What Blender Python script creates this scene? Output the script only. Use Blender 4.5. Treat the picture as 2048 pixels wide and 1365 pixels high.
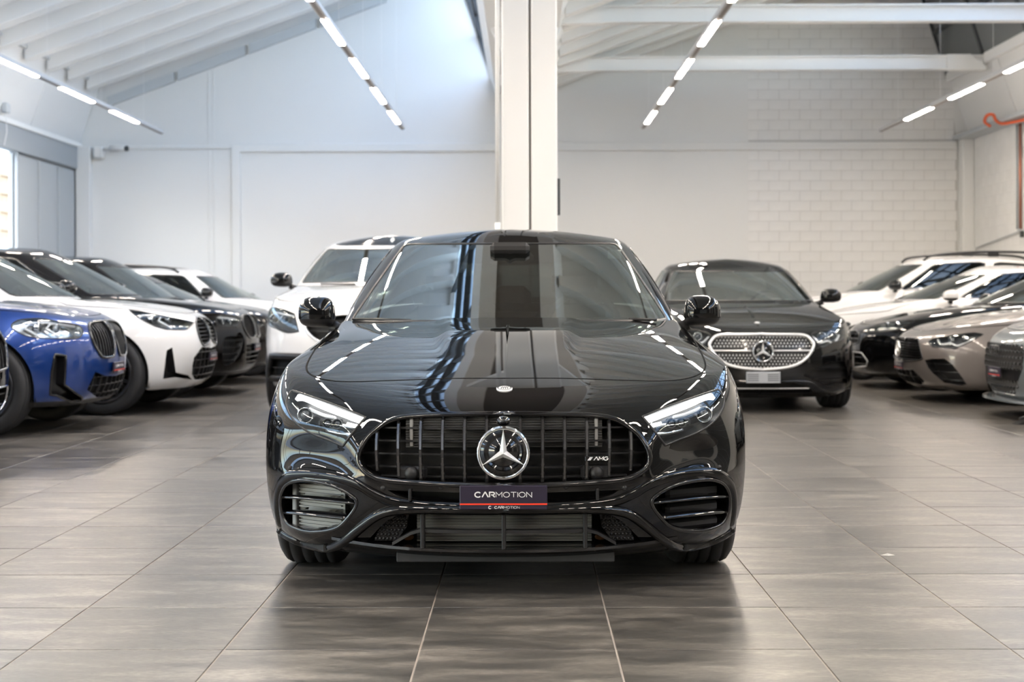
import bpy, math, random
import numpy as np
from mathutils import Vector, Matrix
from mathutils.geometry import delaunay_2d_cdt

random.seed(7)
rng = np.random.default_rng(7)
scene = bpy.context.scene
COL = scene.collection
for o in list(bpy.data.objects):
    bpy.data.objects.remove(o)

# ------------------------------------------------------------------ camera
FPX, IW, IH = 2844.0, 2048, 1365
CAM_H, YAW, ROLL, CY = 1.02, math.atan(24 / 2844.0), 0.0028, 600.0
R0 = np.array([math.cos(YAW), math.sin(YAW), 0.0])
FW = np.array([-math.sin(YAW), math.cos(YAW), 0.0])
U0 = np.array([0, 0, 1.0])
UP = U0 * math.cos(ROLL) + R0 * math.sin(ROLL)
RT = R0 * math.cos(ROLL) - U0 * math.sin(ROLL)
CPOS = np.array([0, 0, CAM_H])
cam_d = bpy.data.cameras.new('camera')
cam = bpy.data.objects.new('camera', cam_d)
COL.objects.link(cam)
cam.matrix_world = Matrix(((RT[0], UP[0], -FW[0], 0), (RT[1], UP[1], -FW[1], 0), (RT[2], UP[2], -FW[2], CAM_H), (0, 0, 0, 1)))
cam_d.sensor_width = 36.0
cam_d.lens = FPX * 36.0 / IW
cam_d.shift_y = -(IH / 2 - CY) / IW
cam_d.clip_end = 300
cam_d.dof.use_dof = True
cam_d.dof.focus_distance = 5.0
cam_d.dof.aperture_fstop = 4.0
scene.camera = cam

# ------------------------------------------------------------------ world, daylight, exposure
vs = scene.view_settings
vs.view_transform = 'Standard'
vs.look = 'None'
vs.gamma = 1.0
vs.use_curve_mapping = False
vs.exposure = 1.80
world = bpy.data.worlds.new('world')
scene.world = world
world.use_nodes = True
wn = world.node_tree
wn.nodes.clear()
sky = wn.nodes.new('ShaderNodeTexSky')
sky.sky_type = 'NISHITA'
sky.sun_disc = False
sky.sun_elevation = math.radians(38)
sky.sun_rotation = math.radians(200)
sky.dust_density = 1.3
sky.ozone_density = 2.0
bg = wn.nodes.new('ShaderNodeBackground')
bg.inputs[1].default_value = 0.42
wo = wn.nodes.new('ShaderNodeOutputWorld')
hs = wn.nodes.new('ShaderNodeHueSaturation')
hs.inputs['Saturation'].default_value = 0.9
wn.links.new(sky.outputs[0], hs.inputs['Color'])
wn.links.new(hs.outputs[0], bg.inputs[0])
wn.links.new(bg.outputs[0], wo.inputs[0])
LAMP_STRENGTH = 50.0
cy = scene.cycles
cy.max_bounces = 9
cy.diffuse_bounces = 4
cy.glossy_bounces = 5
cy.transmission_bounces = 6
cy.transparent_max_bounces = 12
cy.caustics_reflective = False
cy.caustics_refractive = False
cy.sample_clamp_indirect = 6.0
cy.use_denoising = True


def portal(name, c, ex, ey):
    """daylight portal in a glazed opening: c centre, ex/ey half axes"""
    d = bpy.data.lights.new(name, 'AREA')
    d.shape = 'RECTANGLE'
    ex, ey = Vector(ex), Vector(ey)
    d.size, d.size_y = 2 * ex.length, 2 * ey.length
    d.cycles.is_portal = True
    o = bpy.data.objects.new(name, d)
    x, y = ex.normalized(), ey.normalized()
    z = x.cross(y)
    o.matrix_world = Matrix(((x.x, y.x, z.x, c[0]), (x.y, y.y, z.y, c[1]), (x.z, y.z, z.z, c[2]), (0, 0, 0, 1)))
    COL.objects.link(o)


# light enters along the lamp's -z
portal('daylight_portal', (-0.95, 9.0, 6.42), (0, 17.5, 0), (0.4, 0, -1.21))
portal('daylight_portal', (7.65, 9.0, 6.44), (0, 17.5, 0), (0.4, 0, -1.24))
portal('daylight_portal', (-8.45, 7.8, 2.1), (0, -16.0, 0), (0, 0, 1.7))


def proj(P):
    P = np.asarray(P, float) - CPOS
    d = P @ FW
    return np.stack([1024 + FPX * (P @ RT) / d, CY - FPX * (P @ UP) / d], -1), d


# ------------------------------------------------------------------ materials
MATS = {}


def mat(name, col=(0.8, 0.8, 0.8), rough=0.5, metal=0.0, coat=0.0, spec=0.5, emit=None, es=0.0, ior=1.5, coat_rough=0.02):
    if name in MATS:
        return MATS[name]
    m = bpy.data.materials.new(name)
    m.use_nodes = True
    b = m.node_tree.nodes['Principled BSDF']
    b.inputs['Base Color'].default_value = (*col, 1)
    b.inputs['Roughness'].default_value = rough
    b.inputs['Metallic'].default_value = metal
    b.inputs['IOR'].default_value = ior
    b.inputs['Specular IOR Level'].default_value = spec
    b.inputs['Coat Weight'].default_value = coat
    b.inputs['Coat Roughness'].default_value = coat_rough
    if emit:
        b.inputs['Emission Color'].default_value = (*emit, 1)
        b.inputs['Emission Strength'].default_value = es
    MATS[name] = m
    return m


def noisy(name, c1, c2, scale=4.0, rough=0.5, bump=0.0, stretch=(1, 1, 1), detail=4, rough2=None, spec=0.5, coords='Object', bscale=None):
    """principled material whose colour wanders between c1 and c2"""
    m = mat(name, c1, rough, spec=spec)
    nt = m.node_tree
    b = nt.nodes['Principled BSDF']
    tc = nt.nodes.new('ShaderNodeTexCoord')
    mp = nt.nodes.new('ShaderNodeMapping')
    mp.inputs['Scale'].default_value = stretch
    nz = nt.nodes.new('ShaderNodeTexNoise')
    nz.inputs['Scale'].default_value = scale
    nz.inputs['Detail'].default_value = detail
    rp = nt.nodes.new('ShaderNodeValToRGB')
    rp.color_ramp.elements[0].position = 0.3
    rp.color_ramp.elements[1].position = 0.7
    rp.color_ramp.elements[0].color = (*c1, 1)
    rp.color_ramp.elements[1].color = (*c2, 1)
    L = nt.links.new
    L(tc.outputs[coords], mp.inputs[0])
    L(mp.outputs[0], nz.inputs[0])
    L(nz.outputs[0], rp.inputs[0])
    L(rp.outputs[0], b.inputs['Base Color'])
    if bump:
        bp = nt.nodes.new('ShaderNodeBump')
        bp.inputs['Strength'].default_value = bump
        bp.inputs['Distance'].default_value = 0.01
        src = nz
        if bscale:
            src = nt.nodes.new('ShaderNodeTexNoise')
            src.inputs['Scale'].default_value = bscale
            src.inputs['Detail'].default_value = 3
            L(mp.outputs[0], src.inputs[0])
        L(src.outputs[0], bp.inputs['Height'])
        L(bp.outputs[0], b.inputs['Normal'])
    return m


def glass(name, tint, ior=1.5, base=0.0):
    """thin pane: tinted straight-through plus mirror by Fresnel"""
    if name in MATS:
        return MATS[name]
    m = bpy.data.materials.new(name)
    m.use_nodes = True
    nt = m.node_tree
    nt.nodes.clear()
    tr = nt.nodes.new('ShaderNodeBsdfTransparent')
    tr.inputs[0].default_value = (*tint, 1)
    gl = nt.nodes.new('ShaderNodeBsdfGlossy')
    gl.inputs['Roughness'].default_value = 0.0
    gl.inputs[0].default_value = (0.95, 1.0, 0.98, 1)
    fr = nt.nodes.new('ShaderNodeFresnel')
    # same Fresnel from both sides of the thin pane
    ge = nt.nodes.new('ShaderNodeNewGeometry')
    mi = nt.nodes.new('ShaderNodeMapRange')
    mi.inputs[3].default_value = ior
    mi.inputs[4].default_value = 1.0 / ior
    nt.links.new(ge.outputs['Backfacing'], mi.inputs[0])
    nt.links.new(mi.outputs[0], fr.inputs[0])
    mx = nt.nodes.new('ShaderNodeMixShader')
    out = nt.nodes.new('ShaderNodeOutputMaterial')
    L = nt.links.new
    if base:
        ad = nt.nodes.new('ShaderNodeMath')
        ad.operation = 'MULTIPLY_ADD'
        ad.inputs[1].default_value = 1 - base
        ad.inputs[2].default_value = base
        L(fr.outputs[0], ad.inputs[0])
        L(ad.outputs[0], mx.inputs[0])
    else:
        L(fr.outputs[0], mx.inputs[0])
    L(tr.outputs[0], mx.inputs[1])
    L(gl.outputs[0], mx.inputs[2])
    L(mx.outputs[0], out.inputs[0])
    MATS[name] = m
    return m


def paint(name, col, rough=0.35, metal=0.0, flake=False, coat=1.0):
    return mat(name, col, rough, metal, coat=coat, spec=0.5)


# ------------------------------------------------------------------ object helpers
def thing(name, label, cat, loc=(0, 0, 0), rz=0.0, group=None):
    o = bpy.data.objects.new(name, None)
    COL.objects.link(o)
    o.location = loc
    o.rotation_euler = (0, 0, rz)
    o.empty_display_size = 0.1
    o['label'] = label
    o['category'] = cat
    if group:
        o['group'] = group
    return o


def tag(o, label=None, cat=None, group=None, kind=None):
    if label:
        o['label'] = label
    if cat:
        o['category'] = cat
    if group:
        o['group'] = group
    if kind:
        o['kind'] = kind
    return o


def link(name, me, parent=None, loc=None, rot=None):
    o = bpy.data.objects.new(name, me)
    COL.objects.link(o)
    if parent:
        o.parent = parent
    if loc is not None:
        o.location = loc
    if rot is not None:
        o.rotation_euler = rot
    return o


def mesh(V, Fs, m, normals=None, smooth=None):
    me = bpy.data.meshes.new('m')
    V = np.asarray(V, float)
    me.from_pydata(V.tolist(), [], [tuple(int(i) for i in f) for f in Fs])
    if m:
        me.materials.append(m)
    if normals is not None or smooth:
        me.polygons.foreach_set('use_smooth', [True] * len(me.polygons))
    me.update()
    if normals is not None:
        me.normals_split_custom_set_from_vertices(np.asarray(normals, float).tolist())
    return me


class MB:
    """collects simple shapes, then links them as one mesh object"""

    def __init__(s):
        s.V, s.F, s.S = [], [], []

    def add(s, V, F, smooth=False):
        n = len(s.V)
        s.V += [tuple(v) for v in V]
        s.F += [tuple(i + n for i in f) for f in F]
        s.S += [smooth] * len(F)
        return s

    def box(s, a, b, ch=0.0):
        x0, y0, z0 = a
        x1, y1, z1 = b
        if ch <= 0:
            V = [(x, y, z) for z in (z0, z1) for y in (y0, y1) for x in (x0, x1)]
            F = [(0, 2, 3, 1), (4, 5, 7, 6), (0, 1, 5, 4), (2, 6, 7, 3), (0, 4, 6, 2), (1, 3, 7, 5)]
            return s.add(V, F)
        c = Vector(((x0 + x1) / 2, (y0 + y1) / 2, (z0 + z1) / 2))
        h = ((x1 - x0) / 2, (y1 - y0) / 2, (z1 - z0) / 2)
        V, idx = [], {}
        for sx in (-1, 1):
            for sy in (-1, 1):
                for sz in (-1, 1):
                    for ax in range(3):
                        p = [sx * (h[0] - ch), sy * (h[1] - ch), sz * (h[2] - ch)]
                        p[ax] += (sx, sy, sz)[ax] * ch
                        idx[(sx, sy, sz, ax)] = len(V)
                        V.append((c.x + p[0], c.y + p[1], c.z + p[2]))
        F = []

        def face(ids):
            ps = [Vector(V[i]) for i in ids]
            n = (ps[1] - ps[0]).cross(ps[2] - ps[0])
            mid = sum(ps, Vector()) / len(ps) - c
            F.append(tuple(ids if n.dot(mid) > 0 else ids[::-1]))
        for ax in range(3):
            o1, o2 = [a_ for a_ in range(3) if a_ != ax]
            for sg in (-1, 1):
                q = []
                for u, v in ((-1, -1), (1, -1), (1, 1), (-1, 1)):
                    k = [0, 0, 0]
                    k[ax], k[o1], k[o2] = sg, u, v
                    q.append(idx[(*k, ax)])
                face(q)
            for u in (-1, 1):
                for v in (-1, 1):
                    k0, k1 = [0, 0, 0], [0, 0, 0]
                    k0[ax], k0[o1], k0[o2] = -1, u, v
                    k1[ax], k1[o1], k1[o2] = 1, u, v
                    face([idx[(*k0, o1)], idx[(*k1, o1)], idx[(*k1, o2)], idx[(*k0, o2)]])
        for sx in (-1, 1):
            for sy in (-1, 1):
                for sz in (-1, 1):
                    face([idx[(sx, sy, sz, a_)] for a_ in range(3)])
        return s.add(V, F)

    def prism(s, poly, axis, a, b):
        """closed 2D polygon extruded along axis (0,1,2) from a to b"""
        n = len(poly)

        def p3(q, t):
            if axis == 0:
                return (t, q[0], q[1])
            if axis == 1:
                return (q[0], t, q[1])
            return (q[0], q[1], t)
        V = [p3(q, a) for q in poly] + [p3(q, b) for q in poly]
        ar = sum(poly[i][0] * poly[(i + 1) % n][1] - poly[(i + 1) % n][0] * poly[i][1] for i in range(n))
        sg = ar > 0
        if axis == 1:
            sg = not sg
        F = []
        for i in range(n):
            j = (i + 1) % n
            f = (i, j, n + j, n + i)
            F.append(f if sg == (b > a) else f[::-1])
        e0, e1 = tuple(range(n)), tuple(range(n, 2 * n))
        F += [e0[::-1], e1] if sg == (b > a) else [e0, e1[::-1]]
        return s.add(V, F)

    def tube(s, pts, r, n=8, cap=True, closed=False):
        pts = [Vector(p) for p in pts]
        N = len(pts)
        V, F = [], []
        prev = None
        for i, p in enumerate(pts):
            if closed:
                t = pts[(i + 1) % N] - pts[i - 1]
            else:
                t = pts[min(i + 1, N - 1)] - pts[max(i - 1, 0)]
            t.normalize()
            if prev is None:
                a = t.orthogonal().normalized()
            else:
                a = (prev - t * prev.dot(t)).normalized()
            prev = a
            b = t.cross(a)
            rr = r[i] if isinstance(r, (list, tuple)) else r
            for k in range(n):
                w = 2 * math.pi * k / n
                V.append(p + a * math.cos(w) * rr + b * math.sin(w) * rr)
        M = N if closed else N - 1
        for i in range(M):
            for k in range(n):
                i2 = (i + 1) % N
                F.append((i * n + k, i * n + (k + 1) % n, i2 * n + (k + 1) % n, i2 * n + k))
        s.add(V, F, True)
        if cap and not closed:
            m0 = len(s.V) - len(V)
            s.F += [tuple(m0 + k for k in range(n))[::-1], tuple(m0 + (N - 1) * n + k for k in range(n))]
            s.S += [False, False]
        return s

    def lathe(s, prof, n=32, axis=0, c=(0, 0, 0), a0=0.0, a1=None, smooth=True):
        """profile [(r, h)] turned about axis through c"""
        full = a1 is None
        a1 = 2 * math.pi if full else a1
        m = n if full else n + 1
        V, F = [], []
        for k in range(m):
            w = a0 + (a1 - a0) * k / n
            for r, h in prof:
                u, v = r * math.cos(w), r * math.sin(w)
                q = ((h, u, v), (u, h, v), (u, v, h))[axis]
                V.append((c[0] + q[0], c[1] + q[1], c[2] + q[2]))
        P = len(prof)
        for k in range(n):
            k2 = (k + 1) % m
            for i in range(P - 1):
                f = (k * P + i, k * P + i + 1, k2 * P + i + 1, k2 * P + i)
                F.append(f)
        return s.add(V, F, smooth)

    def ball(s, c, r, nu=16, nv=10, fn=None):
        r = (r, r, r) if not isinstance(r, (tuple, list)) else r
        V, F = [], []
        for j in range(nv + 1):
            p = -math.pi / 2 + math.pi * j / nv
            for i in range(nu):
                a = 2 * math.pi * i / nu
                v = [math.cos(p) * math.cos(a), math.cos(p) * math.sin(a), math.sin(p)]
                if fn:
                    v = fn(*v)
                V.append((c[0] + v[0] * r[0], c[1] + v[1] * r[1], c[2] + v[2] * r[2]))
        for j in range(nv):
            for i in range(nu):
                i2 = (i + 1) % nu
                F.append((j * nu + i, j * nu + i2, (j + 1) * nu + i2, (j + 1) * nu + i))
        return s.add(V, F, True)

    def xf(s, M):
        s.V = [tuple(M @ Vector(v)) for v in s.V]
        return s

    def mesh(s, m):
        me = bpy.data.meshes.new('m')
        me.from_pydata(s.V, [], s.F)
        if m:
            me.materials.append(m)
        me.polygons.foreach_set('use_smooth', s.S)
        me.update()
        return me

    def obj(s, name, m, parent=None, loc=None, rot=None):
        return link(name, s.mesh(m), parent, loc, rot)


def struct(name, mb, m, parent=None):
    o = mb.obj(name, m, parent)
    if parent is None:
        o['kind'] = 'structure'
    return o


def sroot(name, loc=(0, 0, 0)):
    o = bpy.data.objects.new(name, None)
    COL.objects.link(o)
    o.location = loc
    o['kind'] = 'structure'
    return o
# ------------------------------------------------------------------ setting
WALL = noisy('white_wall_paint', (0.74, 0.74, 0.73), (0.80, 0.80, 0.79), 0.6, 0.6, coords='Generated')
WHITE = mat('white_steel_paint', (0.90, 0.90, 0.89), 0.45)
CEIL = mat('white_ceiling_paint', (0.85, 0.86, 0.855), 0.6)
BRICK = noisy('painted_block', (0.76, 0.755, 0.745), (0.82, 0.815, 0.805), 3.0, 0.6, bump=0.25, bscale=40)
MORTAR = mat('painted_mortar', (0.56, 0.555, 0.54), 0.8)
GREYP = mat('grey_window_panel', (0.40, 0.43, 0.45), 0.5)
GREYF = mat('grey_window_frame', (0.33, 0.36, 0.385), 0.45)
GREYL = mat('light_grey_trim', (0.55, 0.58, 0.6), 0.5)
SOFFIT = mat('brown_grey_soffit', (0.20, 0.18, 0.165), 0.6)
DARKST = mat('dark_steel', (0.05, 0.055, 0.06), 0.5)
PANE = glass('window_glass', (0.93, 0.97, 0.96), 1.45)
YB, YF = 27.0, -8.5
XL, XR = -8.45, 8.45
TILEX, TILEY = 0.572, 0.566


def tile_mat():
    m = mat('slate_tile', (0.2, 0.19, 0.18), 0.36, spec=0.5, ior=1.62)
    nt = m.node_tree
    b = nt.nodes['Principled BSDF']
    N, L = nt.nodes.new, nt.links.new
    tc = N('ShaderNodeTexCoord')
    oi = N('ShaderNodeObjectInfo')
    geo = N('ShaderNodeNewGeometry')
    ad = N('ShaderNodeVectorMath'); ad.operation = 'ADD'
    sc_ = N('ShaderNodeMath'); sc_.operation = 'MULTIPLY'; sc_.inputs[1].default_value = 37.0
    L(oi.outputs['Random'], sc_.inputs[0])
    L(geo.outputs['Position'], ad.inputs[0])
    L(sc_.outputs[0], ad.inputs[1])
    mp = N('ShaderNodeMapping')
    mp.inputs['Rotation'].default_value = (0, 0, 0.45)
    mp.inputs['Scale'].default_value = (1.1, 4.2, 1)
    L(ad.outputs[0], mp.inputs[0])
    n1 = N('ShaderNodeTexNoise'); n1.inputs['Scale'].default_value = 2.2; n1.inputs['Detail'].default_value = 8; n1.inputs['Roughness'].default_value = 0.65
    n1.inputs['Distortion'].default_value = 0.35
    L(mp.outputs[0], n1.inputs[0])
    rp = N('ShaderNodeValToRGB')
    e = rp.color_ramp.elements
    e[0].position, e[1].position = 0.36, 0.66
    e[0].color = (0.058, 0.055, 0.051, 1)
    e[1].color = (0.200, 0.182, 0.158, 1)
    k = e.new(0.5); k.color = (0.098, 0.090, 0.080, 1)
    L(n1.outputs[0], rp.inputs[0])
    hs = N('ShaderNodeHueSaturation')
    mr = N('ShaderNodeMapRange'); mr.inputs[3].default_value = 0.82; mr.inputs[4].default_value = 1.2
    L(oi.outputs['Random'], mr.inputs[0])
    L(mr.outputs[0], hs.inputs['Value'])
    n3 = N('ShaderNodeTexNoise'); n3.inputs['Scale'].default_value = 34; n3.inputs['Detail'].default_value = 5; n3.inputs['Roughness'].default_value = .7
    L(mp.outputs[0], n3.inputs[0])
    m3 = N('ShaderNodeMapRange'); m3.inputs[1].default_value = .3; m3.inputs[2].default_value = .7; m3.inputs[3].default_value = .45; m3.inputs[4].default_value = 1.55
    L(n3.outputs[0], m3.inputs[0])
    vm = N('ShaderNodeVectorMath'); vm.operation = 'SCALE'
    L(rp.outputs[0], vm.inputs[0]); L(m3.outputs[0], vm.inputs['Scale'])
    L(vm.outputs[0], hs.inputs['Color'])
    L(hs.outputs[0], b.inputs['Base Color'])
    n2 = N('ShaderNodeTexNoise'); n2.inputs['Scale'].default_value = 90; n2.inputs['Detail'].default_value = 3
    L(mp.outputs[0], n2.inputs[0])
    mxx = N('ShaderNodeMath'); mxx.operation = 'MULTIPLY_ADD'; mxx.inputs[1].default_value = 1.6
    L(n1.outputs[0], mxx.inputs[0]); L(n2.outputs[0], mxx.inputs[2])
    bp = N('ShaderNodeBump'); bp.inputs['Strength'].default_value = 0.07; bp.inputs['Distance'].default_value = 0.004
    L(mxx.outputs[0], bp.inputs['Height'])
    L(bp.outputs[0], b.inputs['Normal'])
    mr2 = N('ShaderNodeMapRange'); mr2.inputs[1].default_value = 0.3; mr2.inputs[2].default_value = 0.7; mr2.inputs[3].default_value = 0.29; mr2.inputs[4].default_value = 0.34
    L(n1.outputs[0], mr2.inputs[0])
    L(mr2.outputs[0], b.inputs['Roughness'])
    return m


TILE = tile_mat()
GROUT = mat('beige_grout', (0.36, 0.32, 0.28), 0.8)


def build_floor():
    fl = struct('floor', MB().box((XL - 0.2, YF - 0.2, -0.2), (XR + 0.2, YB + 0.2, -0.0025)), GROUT)
    g = 0.0028
    tm = MB().box((-TILEX / 2 + g, -TILEY / 2 + g, -0.012), (TILEX / 2 - g, TILEY / 2 - g, 0.0), 0.0012).mesh(TILE)
    # joint lines: one at X=-0.307 (pixel 817 at the lower edge), one row joint at Y=4.15
    x00, y00 = -0.307 + TILEX / 2, 4.145 + TILEY / 2
    cells = []
    for i in range(-15, 16):
        for j in range(-22, 41):
            x, y = x00 + i * TILEX, y00 + j * TILEY
            if x - TILEX / 2 < XL or x + TILEX / 2 > XR or y + TILEY / 2 > YB or y - TILEY / 2 < YF:
                continue
            vis = y > 3.2 and abs(x) < 0.385 * y + 0.5
            hid = (abs(x + 0.07) < 0.6 and 5.6 < y < 9.0)
            cells.append((0 if vis and not hid else 1, y, x))
    cells.sort()
    rest = MB()
    for n, (h, y, x) in enumerate(cells):
        if n < 300:
            link('tile', tm, fl, (x, y, 0))
        else:
            c = g
            rest.add([(x - TILEX / 2 + c, y - TILEY / 2 + c, 0), (x + TILEX / 2 - c, y - TILEY / 2 + c, 0), (x + TILEX / 2 - c, y + TILEY / 2 - c, 0), (x - TILEX / 2 + c, y + TILEY / 2 - c, 0),
                      (x - TILEX / 2 + c, y - TILEY / 2 + c, -.01), (x + TILEX / 2 - c, y - TILEY / 2 + c, -.01), (x + TILEX / 2 - c, y + TILEY / 2 - c, -.01), (x - TILEX / 2 + c, y + TILEY / 2 - c, -.01)],
                     [(0, 1, 2, 3), (0, 4, 5, 1), (1, 5, 6, 2), (2, 6, 7, 3), (3, 7, 4, 0)])
    o = rest.obj('tiling', TILE, fl)
    o['kind'] = 'stuff'


build_floor()

# back wall: gable outline of the two saw-tooth bays
SL = 0.372
EAVE_L, EAVE_R = (-8.05, 5.17), (0.58, 5.2)
RID_L, RID_R = (-1.33, 5.17 + SL * 6.72), (7.27, 5.2 + SL * 6.69)
VAL_L, VAL_R = (-0.56, 5.2), (8.06, 5.2)
gable = [(XL - .3, -.1), (XR + .3, -.1), (XR + .3, 4.2), (8.35, 5.3), (RID_R[0] + .1, RID_R[1] + .1), (EAVE_R[0], EAVE_R[1] + .1), (VAL_L[0], VAL_L[1] + .1), (RID_L[0] + .05, RID_L[1] + .1), (-8.35, 5.28), (XL - .3, 4.0)]
bw = struct('wall_back', MB().prism(gable, 1, YB, YB + 0.3), WALL)
# painted block-work on its right half
MB().box((4.262, YB - .004, .7), (8.22, YB + .01, 4.0)).prism([(4.262, 4.0), (8.2, 4.0), (8.05, 5.2), (7.6, 6.5), (4.9, 6.5), (4.262, 6.3)], 1, YB - .004, YB + .01).obj('mortar_bed', MORTAR, bw)
bh, bwid = 0.192, 0.392
bm = MB().box((-bwid / 2 + .004, -0.009, -bh / 2 + .004), (bwid / 2 - .004, 0.02, bh / 2 - .004), 0.003).mesh(BRICK)
nb = 0
for r in range(4, 36):
    z = bh * (r + 0.5)
    off = (r % 2) * bwid / 2
    if r % 2 and not 3.78 < z < 3.98 and z < 6.3 and nb < 300:
        o = link('brick', bm, bw, (4.45, YB, z))
        o.scale[0] = .5
        o.location[0] = 4.352
        nb += 1
    for c in range(0, 13):
        x = 4.45 + off + c * bwid
        lim = 8.2 if z < 4.0 else min(8.2, 8.06 - (z - 5.2) / 3.2 if z > 5.2 else 8.15)
        if x - bwid / 2 > lim - .06:
            continue
        if z > 5.2 + SL * (x - bwid / 2 - 0.58) - 0.15:
            continue
        if 3.78 < z < 3.98:
            continue
        if z < 1.45 and nb > 270:
            continue
        nb += 1
        o = link('brick', bm, bw, (x, YB, z))
        if x + bwid / 2 > lim:
            o.scale[0] = (lim - x + bwid / 2) / bwid
            o.location[0] = (lim + x - bwid / 2) / 2
struct('trim_1', MB().box((0.3, YB - 0.05, 3.84), (8.2, YB, 4.0), 0.01), WALL)
struct('trim_2', MB().box((-5.4, YB - 0.05, 3.84), (0.3, YB, 4.0), 0.01).box((-5.55, YB - .05, .3), (-5.38, YB, 4.0), 0.01), WALL)
struct('trim_3', MB().box((-8.0, YB - 0.03, 3.90), (-5.55, YB, 3.97), 0.01).box((-6.0, YB - .012, .3), (-5.97, YB, 5.7), .004).box((-5.90, YB - .012, .3), (-5.885, YB, 5.9), .004), WALL)
struct('baseboard_back', MB().box((XL, YB - .02, 0), (XR, YB, .1), .004), GREYL)
# right wall with its concrete pilaster, upper panels and ledge
rw = struct('wall_right', MB().box((XR, YF, 0), (XR + .3, YB, 4.2)), WALL)
rb = MB()
for r in range(2, 21):
    z = bh * (r + .5)
    for c in range(0, 12):
        y = YB - .6 - (r % 2) * bwid / 2 - c * bwid
        rb.box((XR - .008, y - bwid / 2 + .004, z - bh / 2 + .004), (XR + .02, y + bwid / 2 - .004, z + bh / 2 - .004), .003)
o = rb.obj('brick_course', BRICK, rw)
o['kind'] = 'stuff'
struct('trim_4', MB().box((XR - .22, YB - .28, 0), (XR, YB, 4.1), .02), WALL)
up = sroot('wall_right_upper')
for k in range(13):
    y0 = YB - (k + 1) * 2.7
    MB().prism([(8.06, 5.2), (8.42, 4.12), (8.5, 4.12), (8.14, 5.22)], 1, y0 + .012, y0 + 2.7 - .012).obj('panel', WALL, up)
MB().prism([(8.09, 5.2), (8.44, 4.1), (8.7, 4.1), (8.7, 5.3)], 1, YF, YB).obj('backing', DARKST, up)
MB().box((8.12, YF, 4.02), (8.5, YB, 4.10), .01).obj('ledge', GREYL, up)
MB().box((8.0, YF, 5.12), (8.12, YB, 5.24), .01).obj('gutter_edge', WHITE, up)
for n_, y_ in enumerate((-5.5, -.5, 4.5)):  # added unseen doors, dark so the car paint reflects less white wall
    d_ = sroot('door_%d' % (n_ + 2))
    MB().box((XR - .05, y_, 0), (XR, y_ + 4.2, 3.4), .01).obj('frame', GREYF, d_)
    for k in range(5):
        MB().box((XR - .09, y_ + .12, .06 + k * .66), (XR - .04, y_ + 4.08, .68 + k * .66), .012).obj('panel', mat('added_door_panel', (.10, .105, .11), .5), d_)
# left wall: upper panels, header, grey cladding bays and glazing
ul = sroot('wall_left_upper')
for k in range(13):
    y0 = YB - (k + 1) * 2.7
    MB().prism([(-8.05, 5.15), (-8.46, 4.0), (-8.54, 4.0), (-8.13, 5.17)], 1, y0 + .012, y0 + 2.7 - .012).obj('panel', WALL, ul)
MB().prism([(-8.08, 5.15), (-8.48, 3.98), (-8.75, 3.98), (-8.75, 5.3)], 1, YF, YB).obj('backing', GREYL, ul)
MB().box((-8.52, YF, 3.93), (-8.40, YB, 4.02), .01).obj('lower_edge', WHITE, ul)
MB().box((-8.09, YF, 5.10), (-8.0, YB, 5.16), .01).obj('upper_edge', GREYL, ul)
lw = sroot('wall_left')
MB().box((-8.60, YF, 3.52), (-8.43, YB, 3.93), .01).obj('header', GREYF, lw)
MB().box((-8.60, YF, 1.62), (-8.43, YB, 1.80), .01).obj('transom', GREYF, lw)
MB().box((-8.60, YF, 0.0), (-8.43, YB, 0.18), .01).obj('sill', GREYF, lw)
MB().box((-8.62, 23.72, 0), (-8.52, YB, 3.9)).obj('backing', GREYF, lw)
for (a, b) in ((23.72, 24.72), (24.82, 25.75), (25.85, 26.75)):
    for (z0, z1) in ((.22, 1.58), (1.84, 3.48)):
        MB().box((-8.56, a, z0), (-8.47, b, z1), .012).obj('panel', GREYP, lw)
MB().box((-8.47, YB - .2, 0), (-8.2, YB, 3.95), .01).obj('corner_post', WALL, lw)
for k in range(9):
    y1 = 23.69 - k * 3.4
    wnd = sroot('window_%d' % (k + 1))
    MB().box((-8.49, y1 - .025, .18), (-8.446, y1 + .03, 3.52), .006).obj('mullion', GREYF, wnd)
    for (z0, z1) in ((.18, 1.62), (1.80, 3.52)):
        MB().add([(-8.455, y1 - 3.37, z0), (-8.455, y1 - .03, z0), (-8.455, y1 - .03, z1), (-8.455, y1 - 3.37, z1)], [(0, 1, 2, 3)]).obj('pane', PANE, wnd)
struct('wall_left_end', MB().box((-8.6, YF, .18), (-8.47, -6.9, 3.52)), WALL)
struct('wall_front', MB().prism([(p[0], p[1]) for p in gable], 1, YF - .3, YF), mat('far_wall_grey', (0.035, 0.034, 0.033), .5))
dr = sroot('door_1')
MB().box((1.0, YF, 0), (4.8, YF + .06, 3.2), .02).obj('frame', DARKST, dr)
for k in range(5):
    MB().box((1.15, YF + .05, .15 + k * .6), (4.65, YF + .09, .68 + k * .6), .02).obj('panel', GREYP, dr)

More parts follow.
